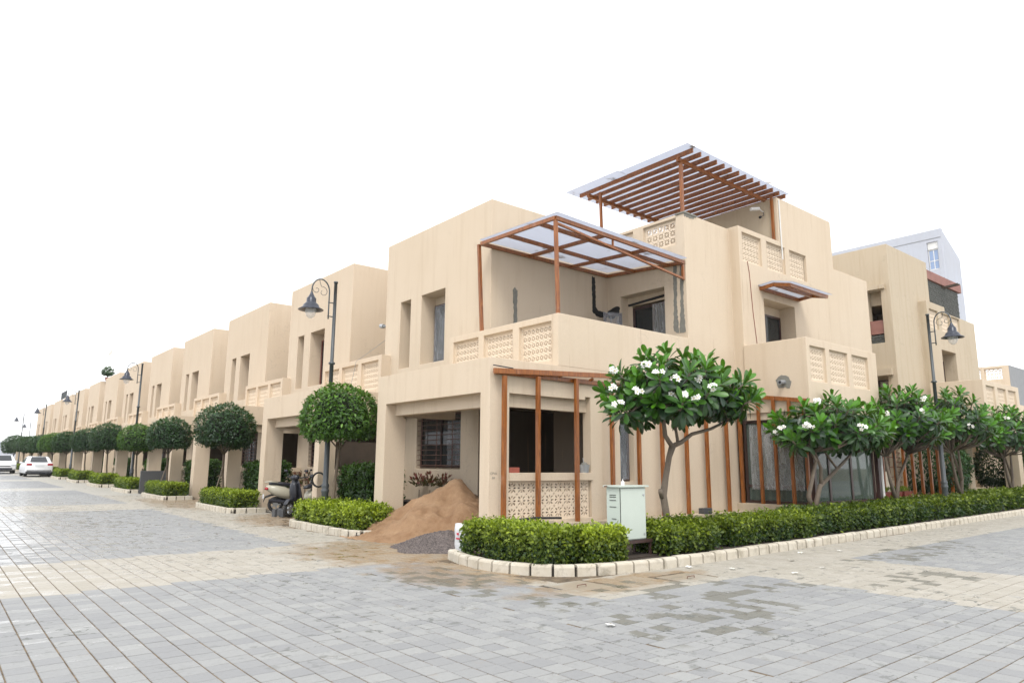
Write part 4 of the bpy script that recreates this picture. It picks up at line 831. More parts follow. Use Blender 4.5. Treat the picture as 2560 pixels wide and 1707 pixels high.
for (x, y, rz, lb) in ((7.4, 36.9, math.pi, 'second grey street lamp up the left street, beside the granite slab'), (7.4, 55.6, math.pi, 'third grey street lamp in front of the distant villas'),
                       (7.4, 73, math.pi, 'fourth grey street lamp, small, standing clear against the sky'), (7.4, 92, math.pi, 'fifth and farthest tall grey street lamp at the left'),
                       (23.0, 7.9, -math.pi/2, 'grey swan neck street lamp among the plumeria trees on the right street'), (9.5, 108, math.pi, 'tiny distant street lamp, left one of the far pair'), (12.5, 112, math.pi, 'tiny distant street lamp, right one of the far pair')):
    c = copy_tree(l0); c.location = (x, y, gz(x, y)); c.rotation_euler = (0, 0, rz); c['label'] = lb
    if x == 23.0: c.location.z = .12

# ================================================================== PLANTERS, BALL TREES, HEDGES ON THE LEFT STREET
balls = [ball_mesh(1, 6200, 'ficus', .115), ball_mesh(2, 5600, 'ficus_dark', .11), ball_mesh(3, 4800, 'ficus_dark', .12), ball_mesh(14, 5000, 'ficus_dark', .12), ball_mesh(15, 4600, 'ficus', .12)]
BRN = []
def ball_tree(x, y, r, zc, k, label, lean=0, stake=False):
    z = gz(x, y); t = empty('clipped_tree', (x, y, z), label, 'tree', 'round clipped trees')
    o = link('crown', balls[k], None, t); o.location = (lean, 0, zc); o.scale = (r*random.uniform(.93, 1.06), r*random.uniform(.93, 1.06), r*random.uniform(.84, .98)); o.rotation_euler = (random.uniform(-.12, .12), random.uniform(-.12, .12), random.uniform(0, 6))
    cr_ = MB(); cr_.lathe([(0, -.5), (.5, -.45), (.68, -.1), (.62, .3), (.4, .56), (0, .66)], n=14); q_ = cr_.obj('crown_dark_core', 'dark_core', t, smooth=True); q_.scale = (r, r, r*.93); q_.location = (lean, 0, zc)  # dark core ball added to stop see-through, inner shade in its colour
    tk = MB(); tk.tube([(0, -.05, 0), (.02, 0, .5), (lean*.5, .02, 1.0), (lean, 0, zc-r*.75), (lean, 0, zc-.1)], [.05, .042, .04, .036, .02], 8)
    rnd = random.Random(k+int(y))
    for i in range(7):
        a = i*.9+rnd.random(); q = rnd.uniform(.4, .7)*r; tk.tube([(lean, 0, zc-r*.8), (lean+q*.45*math.cos(a), q*.45*math.sin(a), zc-r*.5), (lean+q*math.cos(a), q*math.sin(a), zc-r*.1+rnd.uniform(0, .3))], [.022, .015, .006], 5)
    tk.obj('trunk', 'bark2', t, smooth=True)
    if stake: MB().tube([(-.45, -.35, 0), (-.05, -.03, 1.25)], .02, 6).obj('stake', 'bark', t)
    return t
TREE = [(15.65, .98, 2.55, 0, 'bright green round clipped tree nearest the corner, beside the tall street lamp'), (23.7, 1.0, 2.45, 1, 'dark green round clipped tree, second from the corner'),
        (30.7, .93, 2.38, 3, 'dark round clipped tree with a leaning stake, third from the corner'), (36.2, .9, 2.3, 4, 'yellowish green round clipped tree by the granite slab'),
        (43.2, 1.0, 2.45, 1, 'dark bushy clipped tree beyond the granite slab'), (50.2, .95, 2.4, 3, 'dark clipped tree before the third street lamp'), (58.0, 1.0, 2.4, 2, 'thin leafed clipped tree beside the third street lamp'),
        (65.3, 1.05, 2.4, 0, 'bright yellow green clipped tree in the distance'), (72.6, 1.05, 2.4, 2, 'distant dark clipped tree right of the parked white car'), (79.9, 1.05, 2.4, 1, 'distant dark clipped tree behind the white car'),
        (87.2, 1.1, 2.5, 2, 'far clipped tree behind the white car roof'), (95, 1.2, 2.6, 0, 'far light green tree left of the white car roof'), (103, 1.4, 2.7, 1, 'farthest dark tree at the left end of the row')]
pk = 0
for i, (y, r, zc, k, lb) in enumerate(TREE):
    x = 7.45 if i < 11 else (8.2 if i == 11 else 7.8); ball_tree(x, y, r, zc, k, lb, -.05 if i else .12, stake=i in (1, 2))
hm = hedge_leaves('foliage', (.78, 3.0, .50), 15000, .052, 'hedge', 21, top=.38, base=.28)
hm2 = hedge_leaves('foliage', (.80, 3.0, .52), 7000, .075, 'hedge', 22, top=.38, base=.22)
WHERE = ['nearest planter with the street lamp', 'second planter from the corner', 'third planter from the corner', 'planter beside the granite slab', 'fifth planter from the corner', 'sixth planter from the corner', 'seventh planter up the street', 'eighth planter up the street', 'ninth planter up the street', 'tenth planter up the street', 'last visible planter up the street']
Y0 = [12.95, 20.55, 27.95, 34.0, 40.6, 47.8, 55.1, 62.4, 69.7, 77, 84.3]
for i, y0 in enumerate(Y0):
    L_ = 3.5; x0, x1 = 6.72, 7.62; z = gz(7, y0)
    kbp = empty('planter_kerb', (x0, y0, 0), f'low cream stone kerb round the {WHERE[i]}', 'kerb', 'cream stone kerbs')
    if i < 7:
        kerb_run(kbp, [(x1+.1, y0), (x0+.28, y0), (x0+.08, y0+.08), (x0, y0+.28), (x0, y0+L_-.28), (x0+.08, y0+L_-.08), (x0+.28, y0+L_), (x1, y0+L_)], .29)
    else: MB().box(0, 0, z-.1, .12, L_, z+.12).box(.13, 0, z-.1, 1.0, .12, z+.115).obj('kerb_stones', 'kerb', kbp)
    so_ = MB(); so_.quad((x0+.02, y0, z+.055), (x1+.3, y0, z+.055), (x1+.3, y0+L_, z+.055+.02), (x0+.02, y0+L_, z+.055+.02)); so_.obj('planter_soil', 'soil')['kind'] = 'structure'
    h = empty('hedge', (7.2, y0+L_/2, gz(7, y0+1.7)+.06), f'low clipped yellow green hedge in the {WHERE[i]}', 'hedge', 'clipped hedges')
    if i == 0:
        link('foliage', hedge_leaves('foliage', (.74, 3.15, .46), 17000, .062, 'hedge', 5, top=.35, base=.38, rough=.09), None, h)
    else: link('foliage', hm if i < 4 else hm2, None, h)
    MB().box(-.28, -1.38, .12, .28, 1.38, .40).obj('branches_or_core', 'dark_core', h, .05)  # dark box core, inner shade of the hedge put into its colour
# taller dark hedges between the porches
dm = hedge_leaves('foliage', (.9, 1.9, 1.35), 9000, .085, 'hedge_dark', 31, top=.25, base=.38, rough=.09)
for i in range(9):
    y = 16.75+PITCH_Y*i; h = empty('tall_hedge', (8.95, y, gz(9, y)), f'tall dark green hedge between the porch pillars of the {["corner"]+ORD[:8] and (["corner"]+ORD)[i]} villa and the next', 'hedge', 'tall dark hedges')
    link('foliage', dm, None, h); MB().box(-.33, -.82, .2, .33, .82, 1.2).obj('branches_or_core', 'dark_core', h, .06)  # the box is a dark core painting the hedge's inner shade

# ================================================================== HEDGES OF THE CORNER BED
hedge(6.50, 7.22, 7.22, 9.0, .54, 14000, .050, 'bright yellow green clipped hedge at the kerb corner, nearest the sack', seed=41, zb=.04, base=.22, top=.50, rough=.075)
hedge(7.18, 6.98, 7.93, 7.60, .50, 11000, .050, 'short yellow green hedge block just left of the electrical cabinet', seed=42, zb=.04, base=.22, top=.50, rough=.075)
hedge(9.12, 7.15, 10.5, 7.75, .40, 13000, .055, 'loose green shrub hedge right of the cabinet under the first plumeria', seed=43, zb=.06, base=.24, top=.34, rough=.12)
hedge(11.0, 7.22, 13.9, 7.95, .44, 15000, .06, 'green hedge section in front of the wooden posts, after the small gap', seed=44, zb=.06, base=.08, top=.36, rough=.11)
hedge(13.95, 7.30, 18.9, 8.05, .47, 17000, .065, 'long green hedge section in front of the glazed bay', seed=45, zb=.08, base=.06, top=.32, rough=.08)
hedge(19.15, 7.38, 25.5, 8.15, .50, 15000, .08, 'long green hedge section behind the kerb between bay and lamp', seed=46, zb=.10, base=.06, top=.32, rough=.08)
hedge(25.6, 7.5, 40, 8.25, .54, 14000, .11, 'farthest green hedge section at the right edge', seed=47, zb=.14, base=.08, top=.30)
# round dark shrubs on the right
for (x, y, r, lb, sd) in ((27.2, 9.6, 1.15, 'big round dark shrub right of the wooden posts', 61), (33.0, 9.2, 1.0, 'round dark shrub before the far villa entrance', 62), (36.2, 9.0, .95, 'round dark shrub at the right edge behind the plumeria', 63)):
    t = empty('round_shrub', (x, y, .1), lb, 'shrub', 'round dark shrubs'); o = link('crown', balls[1], None, t); o.scale = (r, r, r*1.15); o.location = (0, 0, 1.35); o.rotation_euler = (0, 0, sd)
    MB().tube([(0, 0, 0), (0, 0, 1)], .05, 6).obj('trunk', 'bark', t)

# ================================================================== PLUMERIA TREES
def leaf_big(tint, L_=.30, w=.10, droop=.25):
    n = 6; v = []; 
    for i in range(n+1):
        t = (0, .2, .4, .6, .78, .92, 1)[i]; ww = w*(.08, .36, .66, .93, 1.0, .74, .12)[i]
        x = L_*t; z = -droop*L_*t*t
        v += [(x, -ww/2, z+ww*.16), (x, 0, z), (x, ww/2, z+ww*.16)]
    f = []
    for i in range(n):
        a = i*3; f += [(a, a+3, a+4, a+1), (a+1, a+4, a+5, a+2)]
    me = bpy.data.meshes.new('leaf'); me.from_pydata(v, [], f); a = me.attributes.new('tint', 'FLOAT', 'FACE'); a.data.foreach_set('value', [tint]*len(f))
    me.materials.append(M['plumeria']); me.polygons.foreach_set('use_smooth', [True]*len(f)); return me
LB = [[leaf_big(t, .30, .10, dr) for dr in (.15, .5)] for t in (.12, .28, .45, .68, .92)]
def flower_mesh():
    mb = MB()
    for k in range(5):
        a = k*2*math.pi/5; ca, sa = math.cos(a), math.sin(a)
        P_ = [(.004, 0, 0), (.018, -.013, .006), (.036, -.010, .008), (.042, .003, .004), (.030, .014, .006), (.014, .010, .004)]
        mb.poly([(x*ca-y*sa, x*sa+y*ca, z) for x, y, z in P_])
    mb.k = 1; mb.poly([(.008*math.cos(t), .008*math.sin(t), .008) for t in (0, 1.2, 2.5, 3.7, 5)])
    me = mb.mesh('flower'); me.materials.append(M['petal']); me.materials.append(M['petal_eye']); return me
FM = flower_mesh()
def plumeria(base, limbs, tips, label, seed, nleaf=16, flowers=6, scale=1.0, single=300):
    """limbs: list of polylines with radii; tips: rosette positions relative to base; each tip grows from the nearest limb end"""
    rnd = random.Random(seed); t = empty('plumeria_tree', base, label, 'tree', 'plumeria trees with white flowers')
    tr = MB()
    for pts, rs in limbs: tr.tube(pts, rs, 9)
    ends = [Vector(p[-1]) for p, _ in limbs[1:]] or [Vector(limbs[0][0][-1])]
    tr.obj('trunk', 'bark', t, smooth=True); br = MB(); mass = []; cnt = 0
    for tp, d in tips:
        tp = Vector(tp); d = Vector(d).normalized(); e = min(ends, key=lambda q: (q-tp).length)
        md = e.lerp(tp, .55)+Vector((0, 0, -.12*(tp-e).length)); br.tube([e, md, tp-d*.12, tp+d*.04], [.026, .02, .017, .014], 6)
        q = d.to_track_quat('Z', 'Y')
        nl = nleaf+rnd.randint(-2, 3)
        for i in range(nl):
            f = i/(nl-1); az = i*2.39996+rnd.uniform(-.2, .2); el = math.radians(74-118*f**.85+rnd.uniform(-8, 8)); L_ = scale*.98*(.55+.5*math.sin(math.pi*min(.85, .25+f*.7)))*rnd.uniform(.85, 1.12)
            lv = Matrix.Translation(tp+d*(.07-.30*f)) @ q.to_matrix().to_4x4() @ Matrix.Rotation(az, 4, 'Z') @ Matrix.Rotation(-el, 4, 'Y') @ Matrix.Rotation(rnd.uniform(-.4, .4), 4, 'X') @ Matrix.Scale(L_, 4)
            tn = 4 if f < .13 else 3 if f < .27 else 2 if f < .42 else (1 if rnd.random() < .5 else 0)
            if rnd.random() < .25: tn = max(0, tn-1)
            mass.append((lv, LB[tn][1 if f > .5 else 0]))
    br.obj('branches_or_core', 'bark', t, smooth=True)
    view = Vector((-base[0], -base[1], EYE-base[2])); mass.sort(key=lambda m_: (m_[0].translation-view).length)
    for lv, me in mass[:single]:
        o = bpy.data.objects.new('leaf', me); C.objects.link(o); o.parent = t; o.matrix_local = lv
    if mass[single:]:
        V, Fc, T = [], [], []
        for lv, me in mass[single:]:
            n_ = len(V); V += [tuple(lv @ v.co) for v in me.vertices]; Fc += [tuple(i+n_ for i in p.vertices) for p in me.polygons]; T += [d_.value for d_ in me.attributes['tint'].data]
        me = bpy.data.meshes.new('leaves'); me.from_pydata(V, [], Fc); a = me.attributes.new('tint', 'FLOAT', 'FACE'); a.data.foreach_set('value', T); me.materials.append(M['plumeria'])
        tag(link('leaves', me, None, t), kind='stuff')
    order = sorted(tips, key=lambda q: (Vector(q[0])-view).length); pick = [order[i] for i in rnd.sample(range(min(len(order), 20)), min(flowers, len(order)))]
    for tp, d in pick:
        tp, d = Vector(tp), Vector(d).normalized(); n_ = rnd.randint(3, 7); off = tp+d*.20+(view-tp).normalized()*.12
        st = MB().tube([tp, off-d*.04], .006, 4).obj('flower_stalk', 'bark', t)
        for i in range(n_):
            v_ = Vector((rnd.uniform(-1, 1), rnd.uniform(-1, 1), rnd.uniform(-.6, .8)))*.065
            nrm = (v_.normalized()+(view-off).normalized()*1.2+Vector((0, 0, .4))).normalized()
            o = bpy.data.objects.new('flower', FM); C.objects.link(o); o.parent = t; o.matrix_local = Matrix.Translation(off+v_) @ nrm.to_track_quat('Z', 'Y').to_matrix().to_4x4() @ Matrix.Scale(1.25*scale, 4)
    return t
def dome(cx, cy, rx, ry, z0, z1, n, seed):
    rnd = random.Random(seed); out = []
    for i in range(n):
        u = math.sqrt((i+.5)/n); a = i*2.39996+rnd.uniform(-.25, .25); x, y = cx+rx*u*math.cos(a), cy+ry*u*math.sin(a)
        z = z1-(z1-z0)*u**1.7*.62+rnd.uniform(-.28, .20)
        if u > .55 and i % 3 == 0: z -= rnd.uniform(.15, .4)*(z1-z0)*.6
        out.append(((x, y, z), ((x-cx)/rx*.85+rnd.uniform(-.2, .2), (y-cy)/ry*.85+rnd.uniform(-.2, .2), 1.0 if u < .8 else .55)))
    for i in range(n//2):
        a = i*2.39996+1; u = .35+.55*rnd.random(); x, y = cx+rx*u*math.cos(a), cy+ry*u*math.sin(a); z = z0+(z1-z0)*(.12+.30*rnd.random())
        out.append(((x, y, z), (math.cos(a), math.sin(a), .35)))
    return out
B1 = (9.84, 7.7, .08)
def rel(p, b=B1): return [(x-b[0], y-b[1], z-b[2]) for x, y, z in p]
plumeria(B1, [(rel([(9.86, 7.7, .05), (9.82, 7.7, .6), (9.74, 7.7, .96), (9.83, 7.7, 1.28), (9.94, 7.7, 1.62), (10.04, 7.7, 1.80)]), [.075, .06, .062, .052, .05, .06]),
              (rel([(10.03, 7.7, 1.79), (9.82, 7.68, 1.97), (9.76, 7.66, 2.24), (9.5, 7.6, 2.35), (9.19, 7.55, 2.55)]), [.045, .042, .036, .03, .026]),
              (rel([(9.76, 7.68, 2.2), (9.92, 7.75, 2.45), (10.25, 7.85, 2.8)]), [.036, .03, .024]),
              (rel([(10.04, 7.7, 1.8), (10.26, 7.68, 1.87), (10.5, 7.62, 2.02), (10.99, 7.55, 2.13), (11.45, 7.5, 2.3)]), [.045, .04, .033, .028, .022]),
              (rel([(10.2, 7.7, 1.86), (10.26, 7.8, 2.2), (10.5, 8.1, 2.7)]), [.03, .025, .02]),
              (rel([(9.70, 7.7, .93), (9.62, 7.66, 1.02), (9.60, 7.65, 1.06)]), [.04, .04, .03])],
         dome(.42, -.05, 1.52, 1.1, 2.25, 3.14, 58, 5), 'frangipani tree with many white flower clusters standing right of the electrical cabinet', 5, 25, 12)
B2 = (15.25, 7.9, .1)
r2 = lambda p: rel(p, B2)
L2 = [(r2([(15.25, 7.9, .1), (15.24, 7.9, .5)]), [.08, .07]), (r2([(15.24, 7.9, .48), (15.05, 7.9, .82), (15.2, 7.85, 1.25), (15.4, 7.85, 1.6), (15.0, 7.8, 1.9)]), [.06, .05, .042, .035, .03]),
      (r2([(15.27, 7.9, .5), (15.6, 7.9, 1.03), (16.3, 7.9, 1.33), (17.3, 7.9, 1.8)]), [.06, .05, .04, .03]), (r2([(15.64, 7.9, 1.0), (15.7, 7.9, 1.43), (15.45, 7.9, 1.8)]), [.045, .035, .03]),
      (r2([(16.5, 7.9, 1.40), (16.1, 7.95, 1.75), (15.9, 8, 2.1)]), [.03, .026, .022])]
plumeria(B2, L2, dome(1.05, 0, 1.85, 1.15, 1.78, 2.74, 54, 8), 'low spreading frangipani tree with forked trunk in front of the glazed bay', 8, 25, 6)
def gen(b, cx, rx, z0, z1, lb, sd, n=52, fl=3):
    r3 = lambda p: [(x, y, z) for x, y, z in p]
    L3 = [(r3([(0, 0, 0), (.02, 0, .5)]), [.07, .06]), (r3([(0, 0, .45), (-.22, .02, 1.0), (-.35, .05, z0*.85)]), [.05, .045, .03]), (r3([(.02, 0, .5), (.22, 0, 1.0), (.3+cx, -.05, z0*.9)]), [.055, .045, .03]), (r3([(.2, 0, .95), (.25+cx*.5, .2, z0)]), [.04, .025])]
    plumeria(b, L3, dome(cx, 0, rx, 1.2, z0, z1, n, sd), lb, sd, 24, fl)
gen((19.6, 7.9, .12), .6, 1.55, 1.9, 3.25, 'third frangipani tree from the left, rising just left of the right hand street lamp', 12)
gen((24.4, 7.95, .12), -.3, 1.9, 2.1, 3.45, 'frangipani tree directly right of the right hand street lamp', 15, 44)
gen((29.5, 8.0, .14), -.2, 1.9, 2.0, 3.3, 'frangipani tree near the right edge with few flowers', 18, 38)
gen((34.5, 8.0, .16), 0, 1.9, 2.0, 3.4, 'last frangipani tree cut by the right edge', 21, 34, 4)

# ================================================================== SAND AND GRAVEL HEAPS
def heap(name, cx, cy, rx, ry, h, mat, label, n=90, rough=.05, sharp=1.3, ridge=None, seed=3):
    rng = np.random.default_rng(seed); g = np.linspace(-1.15, 1.15, n); X_, Y_ = np.meshgrid(g, g, indexing='ij')
    ang = np.arctan2(Y_, X_); rr = np.sqrt(X_**2+Y_**2)*(1+.10*np.sin(3*ang+seed)+.05*np.sin(7*ang+2*seed))
    Z_ = h*np.clip(1-rr, -.08, 1)**1 if False else h*(np.clip(1-rr, 0, 1)**(1/sharp if sharp < 1 else 1.0)) 
    Z_ = h*np.clip(1-rr, 0, 1)**1.12; Z_ = np.where(rr < .07, Z_-h*(.07-rr)*.5, Z_)
    fn = sum(a*np.sin(X_*k*1.3+ph)*np.sin(Y_*k+ph*1.7) for a, k, ph in ((1, 5, 1), (.6, 9, 2), (.4, 17, 3), (.25, 31, 4)))
    for kk, aa in ((7, .05), (14, .035), (28, .02)):
        gr_ = rng.normal(size=(kk+2, kk+2)); xi = (X_+1.15)/2.3*kk; yi = (Y_+1.15)/2.3*kk; x_0 = np.minimum(xi.astype(int), kk); y_0 = np.minimum(yi.astype(int), kk); fx = xi-x_0; fy = yi-y_0; fx = fx*fx*(3-2*fx); fy = fy*fy*(3-2*fy)
        Z_ = Z_ + aa*h*(gr_[x_0, y_0]*(1-fx)*(1-fy)+gr_[x_0+1, y_0]*fx*(1-fy)+gr_[x_0, y_0+1]*(1-fx)*fy+gr_[x_0+1, y_0+1]*fx*fy)*np.clip((1-rr)*4, 0, 1)
    Z_ = Z_ + rough*fn*np.clip((1-rr)*3, 0, 1)*.5 + rng.normal(size=Z_.shape)*.007*np.clip((1.02-rr)*20, 0, 1) + np.where(rr > 1, -.03, .0)
    V = [(X_[i, j]*rx, Y_[i, j]*ry, Z_[i, j]) for i in range(n) for j in range(n)]
    Fc = [(i*n+j, (i+1)*n+j, (i+1)*n+j+1, i*n+j+1) for i in range(n-1) for j in range(n-1) if min(rr[i, j], rr[i+1, j+1]) < 1.08]
    me = bpy.data.meshes.new(name); me.from_pydata(V, [], Fc); o = link(name, me, mat, smooth=True); o.location = (cx, cy, .0); tag(o, label, 'heap'); return o
heap('sand_heap', 8.75, 12.45, 2.1, 2.0, 1.15, 'sand', 'tall conical heap of brown building sand in front of the porch', n=130, rough=.10)
heap('hollow_shade_heap', 9.9, 12.2, 1.3, 1.75, 1.0, 'hollow_dark', 'dark heap added for the shaded hollow behind the right side of the sand heap', 70, rough=.10, seed=8)  # added dark heap, paints the shaded hollow beside the sand
heap('gravel_heap', 7.35, 10.75, 1.05, 1.0, .30, 'gravel', 'low heap of dark gravel between the sand heap and the corner hedge', 60, rough=.03, seed=6)
# dark soil bed against the porch back wall
MB().box(9.7, 13.2, 0, 10.45, 17.2, .5).obj('back_bed_soil', 'soil')['kind'] = 'structure'
# red leafed plants behind the sand
for k, (x, y, lb) in enumerate(((10.2, 16.2, 'red tipped leafy plant left of the sand heap top'), (10.15, 15.6, 'red tipped leafy plant directly behind the sand heap top'), (10.1, 14.9, 'red tipped leafy plant right of the sand heap top'), (10.05, 14.35, 'dark leafy plant beside the porch corner pillar'))):
    t = empty('croton_plant', (x, y, .5), lb, 'plant', 'red tipped plants'); n_ = 90; d = unit(n_); d[:, 2] = np.abs(d[:, 2])+.4
    P_ = d*(.05+.20*RNG.random((n_, 1)))+[0, 0, .15+.2*(k != 3)]; link('foliage', leaf_mesh('foliage', P_, d+unit(n_)*.4, unit(n_)+[0, 0, 1], np.full(n_, .13), np.full(n_, .06), np.clip(.15+.8*(d[:, 2]-.5)+RNG.normal(size=n_)*.2, 0, 1), 'redleaf'), None, t)
    MB().tube([(0, 0, 0), (0, 0, .3)], .012, 5).obj('stem', 'bark', t)
t = empty('croton_plant', (8.9, 20.6, .1), 'red leafed plant growing behind the scooter', 'plant', 'red tipped plants'); n_ = 90; d = unit(n_); d[:, 2] = np.abs(d[:, 2])+.4
link('foliage', leaf_mesh('foliage', d*(.1+.3*RNG.random((n_, 1)))+[0, 0, .6], d+unit(n_)*.4, unit(n_)+[0, 0, 1], np.full(n_, .16), np.full(n_, .07), RNG.random(n_), 'redleaf'), None, t); MB().tube([(0, 0, 0), (0, 0, .6)], .015, 5).obj('stem', 'bark', t)

# ================================================================== SMALL THINGS
cab = empty('electrical_cabinet', (8.56, 7.62, .12), 'pale grey green electrical cabinet on a rusty stand between the corner hedges', 'cabinet')
MB().box(-.27, -.22, .20, .34, .05, 1.00).obj('body', 'cabinet', cab, .006); MB().box(-.31, -.27, 1.003, .38, .09, 1.03).obj('roof', 'cabinet', cab, .004)
MB().box(-.255, -.238, .215, .325, -.222, .985).obj('door', 'cabinet', cab, .004)
MB().box(-.265, -.231, .21, -.257, -.224, .99).box(.326, -.231, .21, .332, -.224, .99).obj('door_gap', 'seam', cab)
for z in (.88, .28): MB().tube([(.28, -.236, z), (.28, -.246, z)], .018, 10).obj('lock', 'steel', cab)
for z in (.88, .85, .80, .70, .52): MB().box(-.277, -.15, z, -.270, -.02 if z > .6 else -.06, z+.010).obj('louvre', 'seam', cab)
MB().tube([(.345, -.1, .5), (.40, -.1, .5)], .02, 8).tube([(.39, -.13, .46), (.39, -.1, .54)], .012, 6).obj('hasp', 'steel', cab)
MB().lathe([(.03, 0), (.03, .05), (.012, .07), (0, .1)], (-.05, -.1, 1.03), 10).obj('finial', 'pipe', cab); MB().bar((-.37, .0, 1.015), (-.30, .0, 1.015), .02, .02).bar((.37, .0, 1.015), (.50, .0, 1.015), .02, .02).obj('lifting_bar', 'bar', cab)
MB().box(-.28, -.26, .15, .46, .12, .195).obj('stand_top', 'frame', cab)
for x, y in ((-.25, -.23), (.42, -.23), (.42, .09), (-.25, .09)): MB().bar((x, y, -.15), (x, y, .15), .035, .035).obj('leg', 'frame', cab)
MB().box(8.15, 7.3, .0, 9.05, 7.85, .08).obj('cabinet_footing', 'soil')['kind'] = 'structure'
# blocks and bits on the sill and plinth
t = empty('black_block', (14.1, 9.93, .37), 'single dark grey block lying on the plinth between two wooden posts', 'block'); MB().box(-.16, -.08, 0, .16, .08, .13).obj('block', 'granite', t, .01)
t = empty('red_brick', (8.5, 10.25, 1.31), 'single red brick lying on the left end of the porch sill', 'brick'); MB().box(-.13, -.06, 0, .13, .06, .10).obj('brick', 'brickred', t, .006)
t = empty('metal_pail', (10.40, 10.22, 1.31), 'grey metal pail with trowel on the right end of the porch sill', 'bucket'); MB().lathe([(0, 0), (.085, 0), (.11, .16), (.105, .16), (.08, .02)], n=14).obj('pail', 'steel', t)
MB().tube([(.0, 0, .08), (-.04, .0, .30)], .008, 5).obj('trowel', 'steel', t); MB().lathe([(0, .16), (.09, .15), (.05, .2), (0, .22)], n=8).obj('rubble', 'cement', t)
t = empty('cement_sack', (6.72, 9.36, .0), 'white woven cement sack with red print leaning on the kerb end', 'sack')
b = bmesh.new(); bmesh.ops.create_cube(b, size=1); bmesh.ops.subdivide_edges(b, edges=b.edges, cuts=4, use_grid_fill=True)
for v in b.verts:
    x, y, z = v.co; k = 1-.35*abs(z*2)**3; v.co = Vector((x*.14*k*(1-.3*abs(y*2)**2)+.01*math.sin(z*19), y*.34*(1-.1*abs(z*2)**2), (z+.5)*.62))
me = bpy.data.meshes.new('bag'); b.to_mesh(me); b.free(); link('bag', me, 'sack', t, smooth=True); MB().box(-.082, -.08, .34, -.076, .06, .37).box(-.082, -.05, .42, -.076, .03, .46).obj('print', 'print_red', t); t.rotation_euler = (0, -.06, .1); t.scale = (.9, .62, .85)
t = empty('paper_scrap', (7.05, 11.05, .03), 'small white strip of litter on the mud by the gravel', 'litter'); o = MB().box(-.11, -.02, 0, .11, .02, .012).obj('strip', 'sack', t); t.rotation_euler = (0, 0, -.9)
for k, (x, y) in enumerate(((9.05, 5.95), (10.6, 5.9), (10.2, 5.2), (9.4, 5.2), (11.6, 6.3), (8.7, 6.45), (12.4, 6.0), (5.0, 4.6))):
    o = bpy.data.objects.new('fallen_flower', FM); C.objects.link(o); o.location = (x, y, gz(x, y)+.012); o.scale = (1.3,)*3; o.rotation_euler = (.1, .1, k); tag(o, 'white fallen frangipani flower on the paving, ' + ('nearest the handle of the right manhole cover', 'on the cream band close to the kerb', 'farthest into the grey paving', 'beside the corner of the grey field', 'right under the kerb beyond the manhole', 'touching the kerb by the manhole', 'farthest along the kerb', 'alone in the open grey junction')[k], 'flower', 'fallen frangipani flowers')
# dark granite slab
t = empty('granite_slab', (7.1, 33.4, gz(7, 33.4)), 'dark grey granite slab standing upright beside the fourth planter', 'slab'); MB().box(-.06, -.05, 0, 1.35, .05, .95).obj('slab', 'granite', t, .01)
# grey paving blocks stacked
t0 = None
for k, (x, y, z, rz, lb) in enumerate(((7.35, 18.9, 0, .1, 'leftmost standing block'), (7.5, 18.75, 0, .3, 'second standing block'), (7.62, 18.9, 0, 0, 'middle standing block'), (7.75, 18.7, 0, -.2, 'right standing block'), (7.72, 18.95, .21, .1, 'upper block'), (7.6, 19.15, 0, .2, 'rear block'))):
    t = empty('grey_block', (x, y, gz(x, y)+z), f'dark grey paving block, {lb} of the small pile beside the scooter wheel', 'block', 'dark grey blocks by the scooter'); t.rotation_euler = (0, 0, rz); MB().box(-.04, -.08, 0, .04, .08, .2).obj('block', 'granite', t, .008)
# coiled hose on the second porch pillar
t = empty('hose_coil', (7.86, 17.36, 1.05), 'coil of black hose hanging on the second villa porch pillar', 'hose')
mb = MB()
for k in range(5): r_ = .155+.01*(k % 3); mb.tube([(-.02*k+.03, r_*math.cos(a), r_*1.1*math.sin(a)) for a in np.linspace(0, 2*math.pi, 25)], .012, 6, False)
mb.obj('coil', 'rubber', t); t.rotation_euler = (0, 0, .93)
# tarp roll, board and cloth in second villa side
t = empty('board_stack', (9.0, 17.55, 1.3), 'brown plywood boards leaning inside the second villa porch opening', 'boards'); o = MB().box(-.6, 0, 0, 1.2, .05, .75).box(-.5, -.06, 0, .9, -.01, .7).obj('board', 'ply', t)
t = empty('white_cloth', (9.2, 17.45, 1.31), 'white cloth draped along the sill above the tall hedge', 'cloth'); MB().tube([(-.5, 0, .03), (-.1, .0, .07), (.2, .02, .04), (.7, 0, .08)], [.03, .06, .05, .06], 7).obj('cloth', 'cloth', t, smooth=True)
# electric wires
t = empty('wire', (10.47, 17.0, 1.0), 'thin black wire running up the porch back wall', 'wire'); MB().tube([(0, .6, 0), (0, .58, 1.5), (0, .45, 1.75), (-.3, .1, 1.86), (-1.4, -.6, 1.88)], .008, 5).obj('cable', 'rubber', t)
t = empty('overhead_wire', (9.9, 17.6, 4.6), 'thin wire hanging from the corner villa to the next balcony', 'wire'); MB().tube([(0.05, .3, .45), (-.2, .9, .1), (-.35, 1.3, -.1), (-.35, 1.6, -.9)], .006, 5).obj('cable', 'gutter', t)
t = empty('wall_bracket', (9.9, 17.7, 5.55), 'grey pipe stub with a lamp fitting sticking out of the corner villa wall', 'bracket'); MB().tube([(.3, .2, -.03), (.28, .75, .03)], .035, 8).obj('pipe', 'gutter', t); MB().tube([(.28, .75, .03), (.27, .9, .06)], .07, 8).obj('fitting', 'steel', t)
t = empty('hose', (9.3, 9.98, .46), 'black hose lying on the plinth behind the corner hedge', 'hose'); MB().tube([(-1.2, .0, .0), (-.5, -.04, .03), (.2, .0, .0)], .025, 6).obj('tube', 'rubber', t)

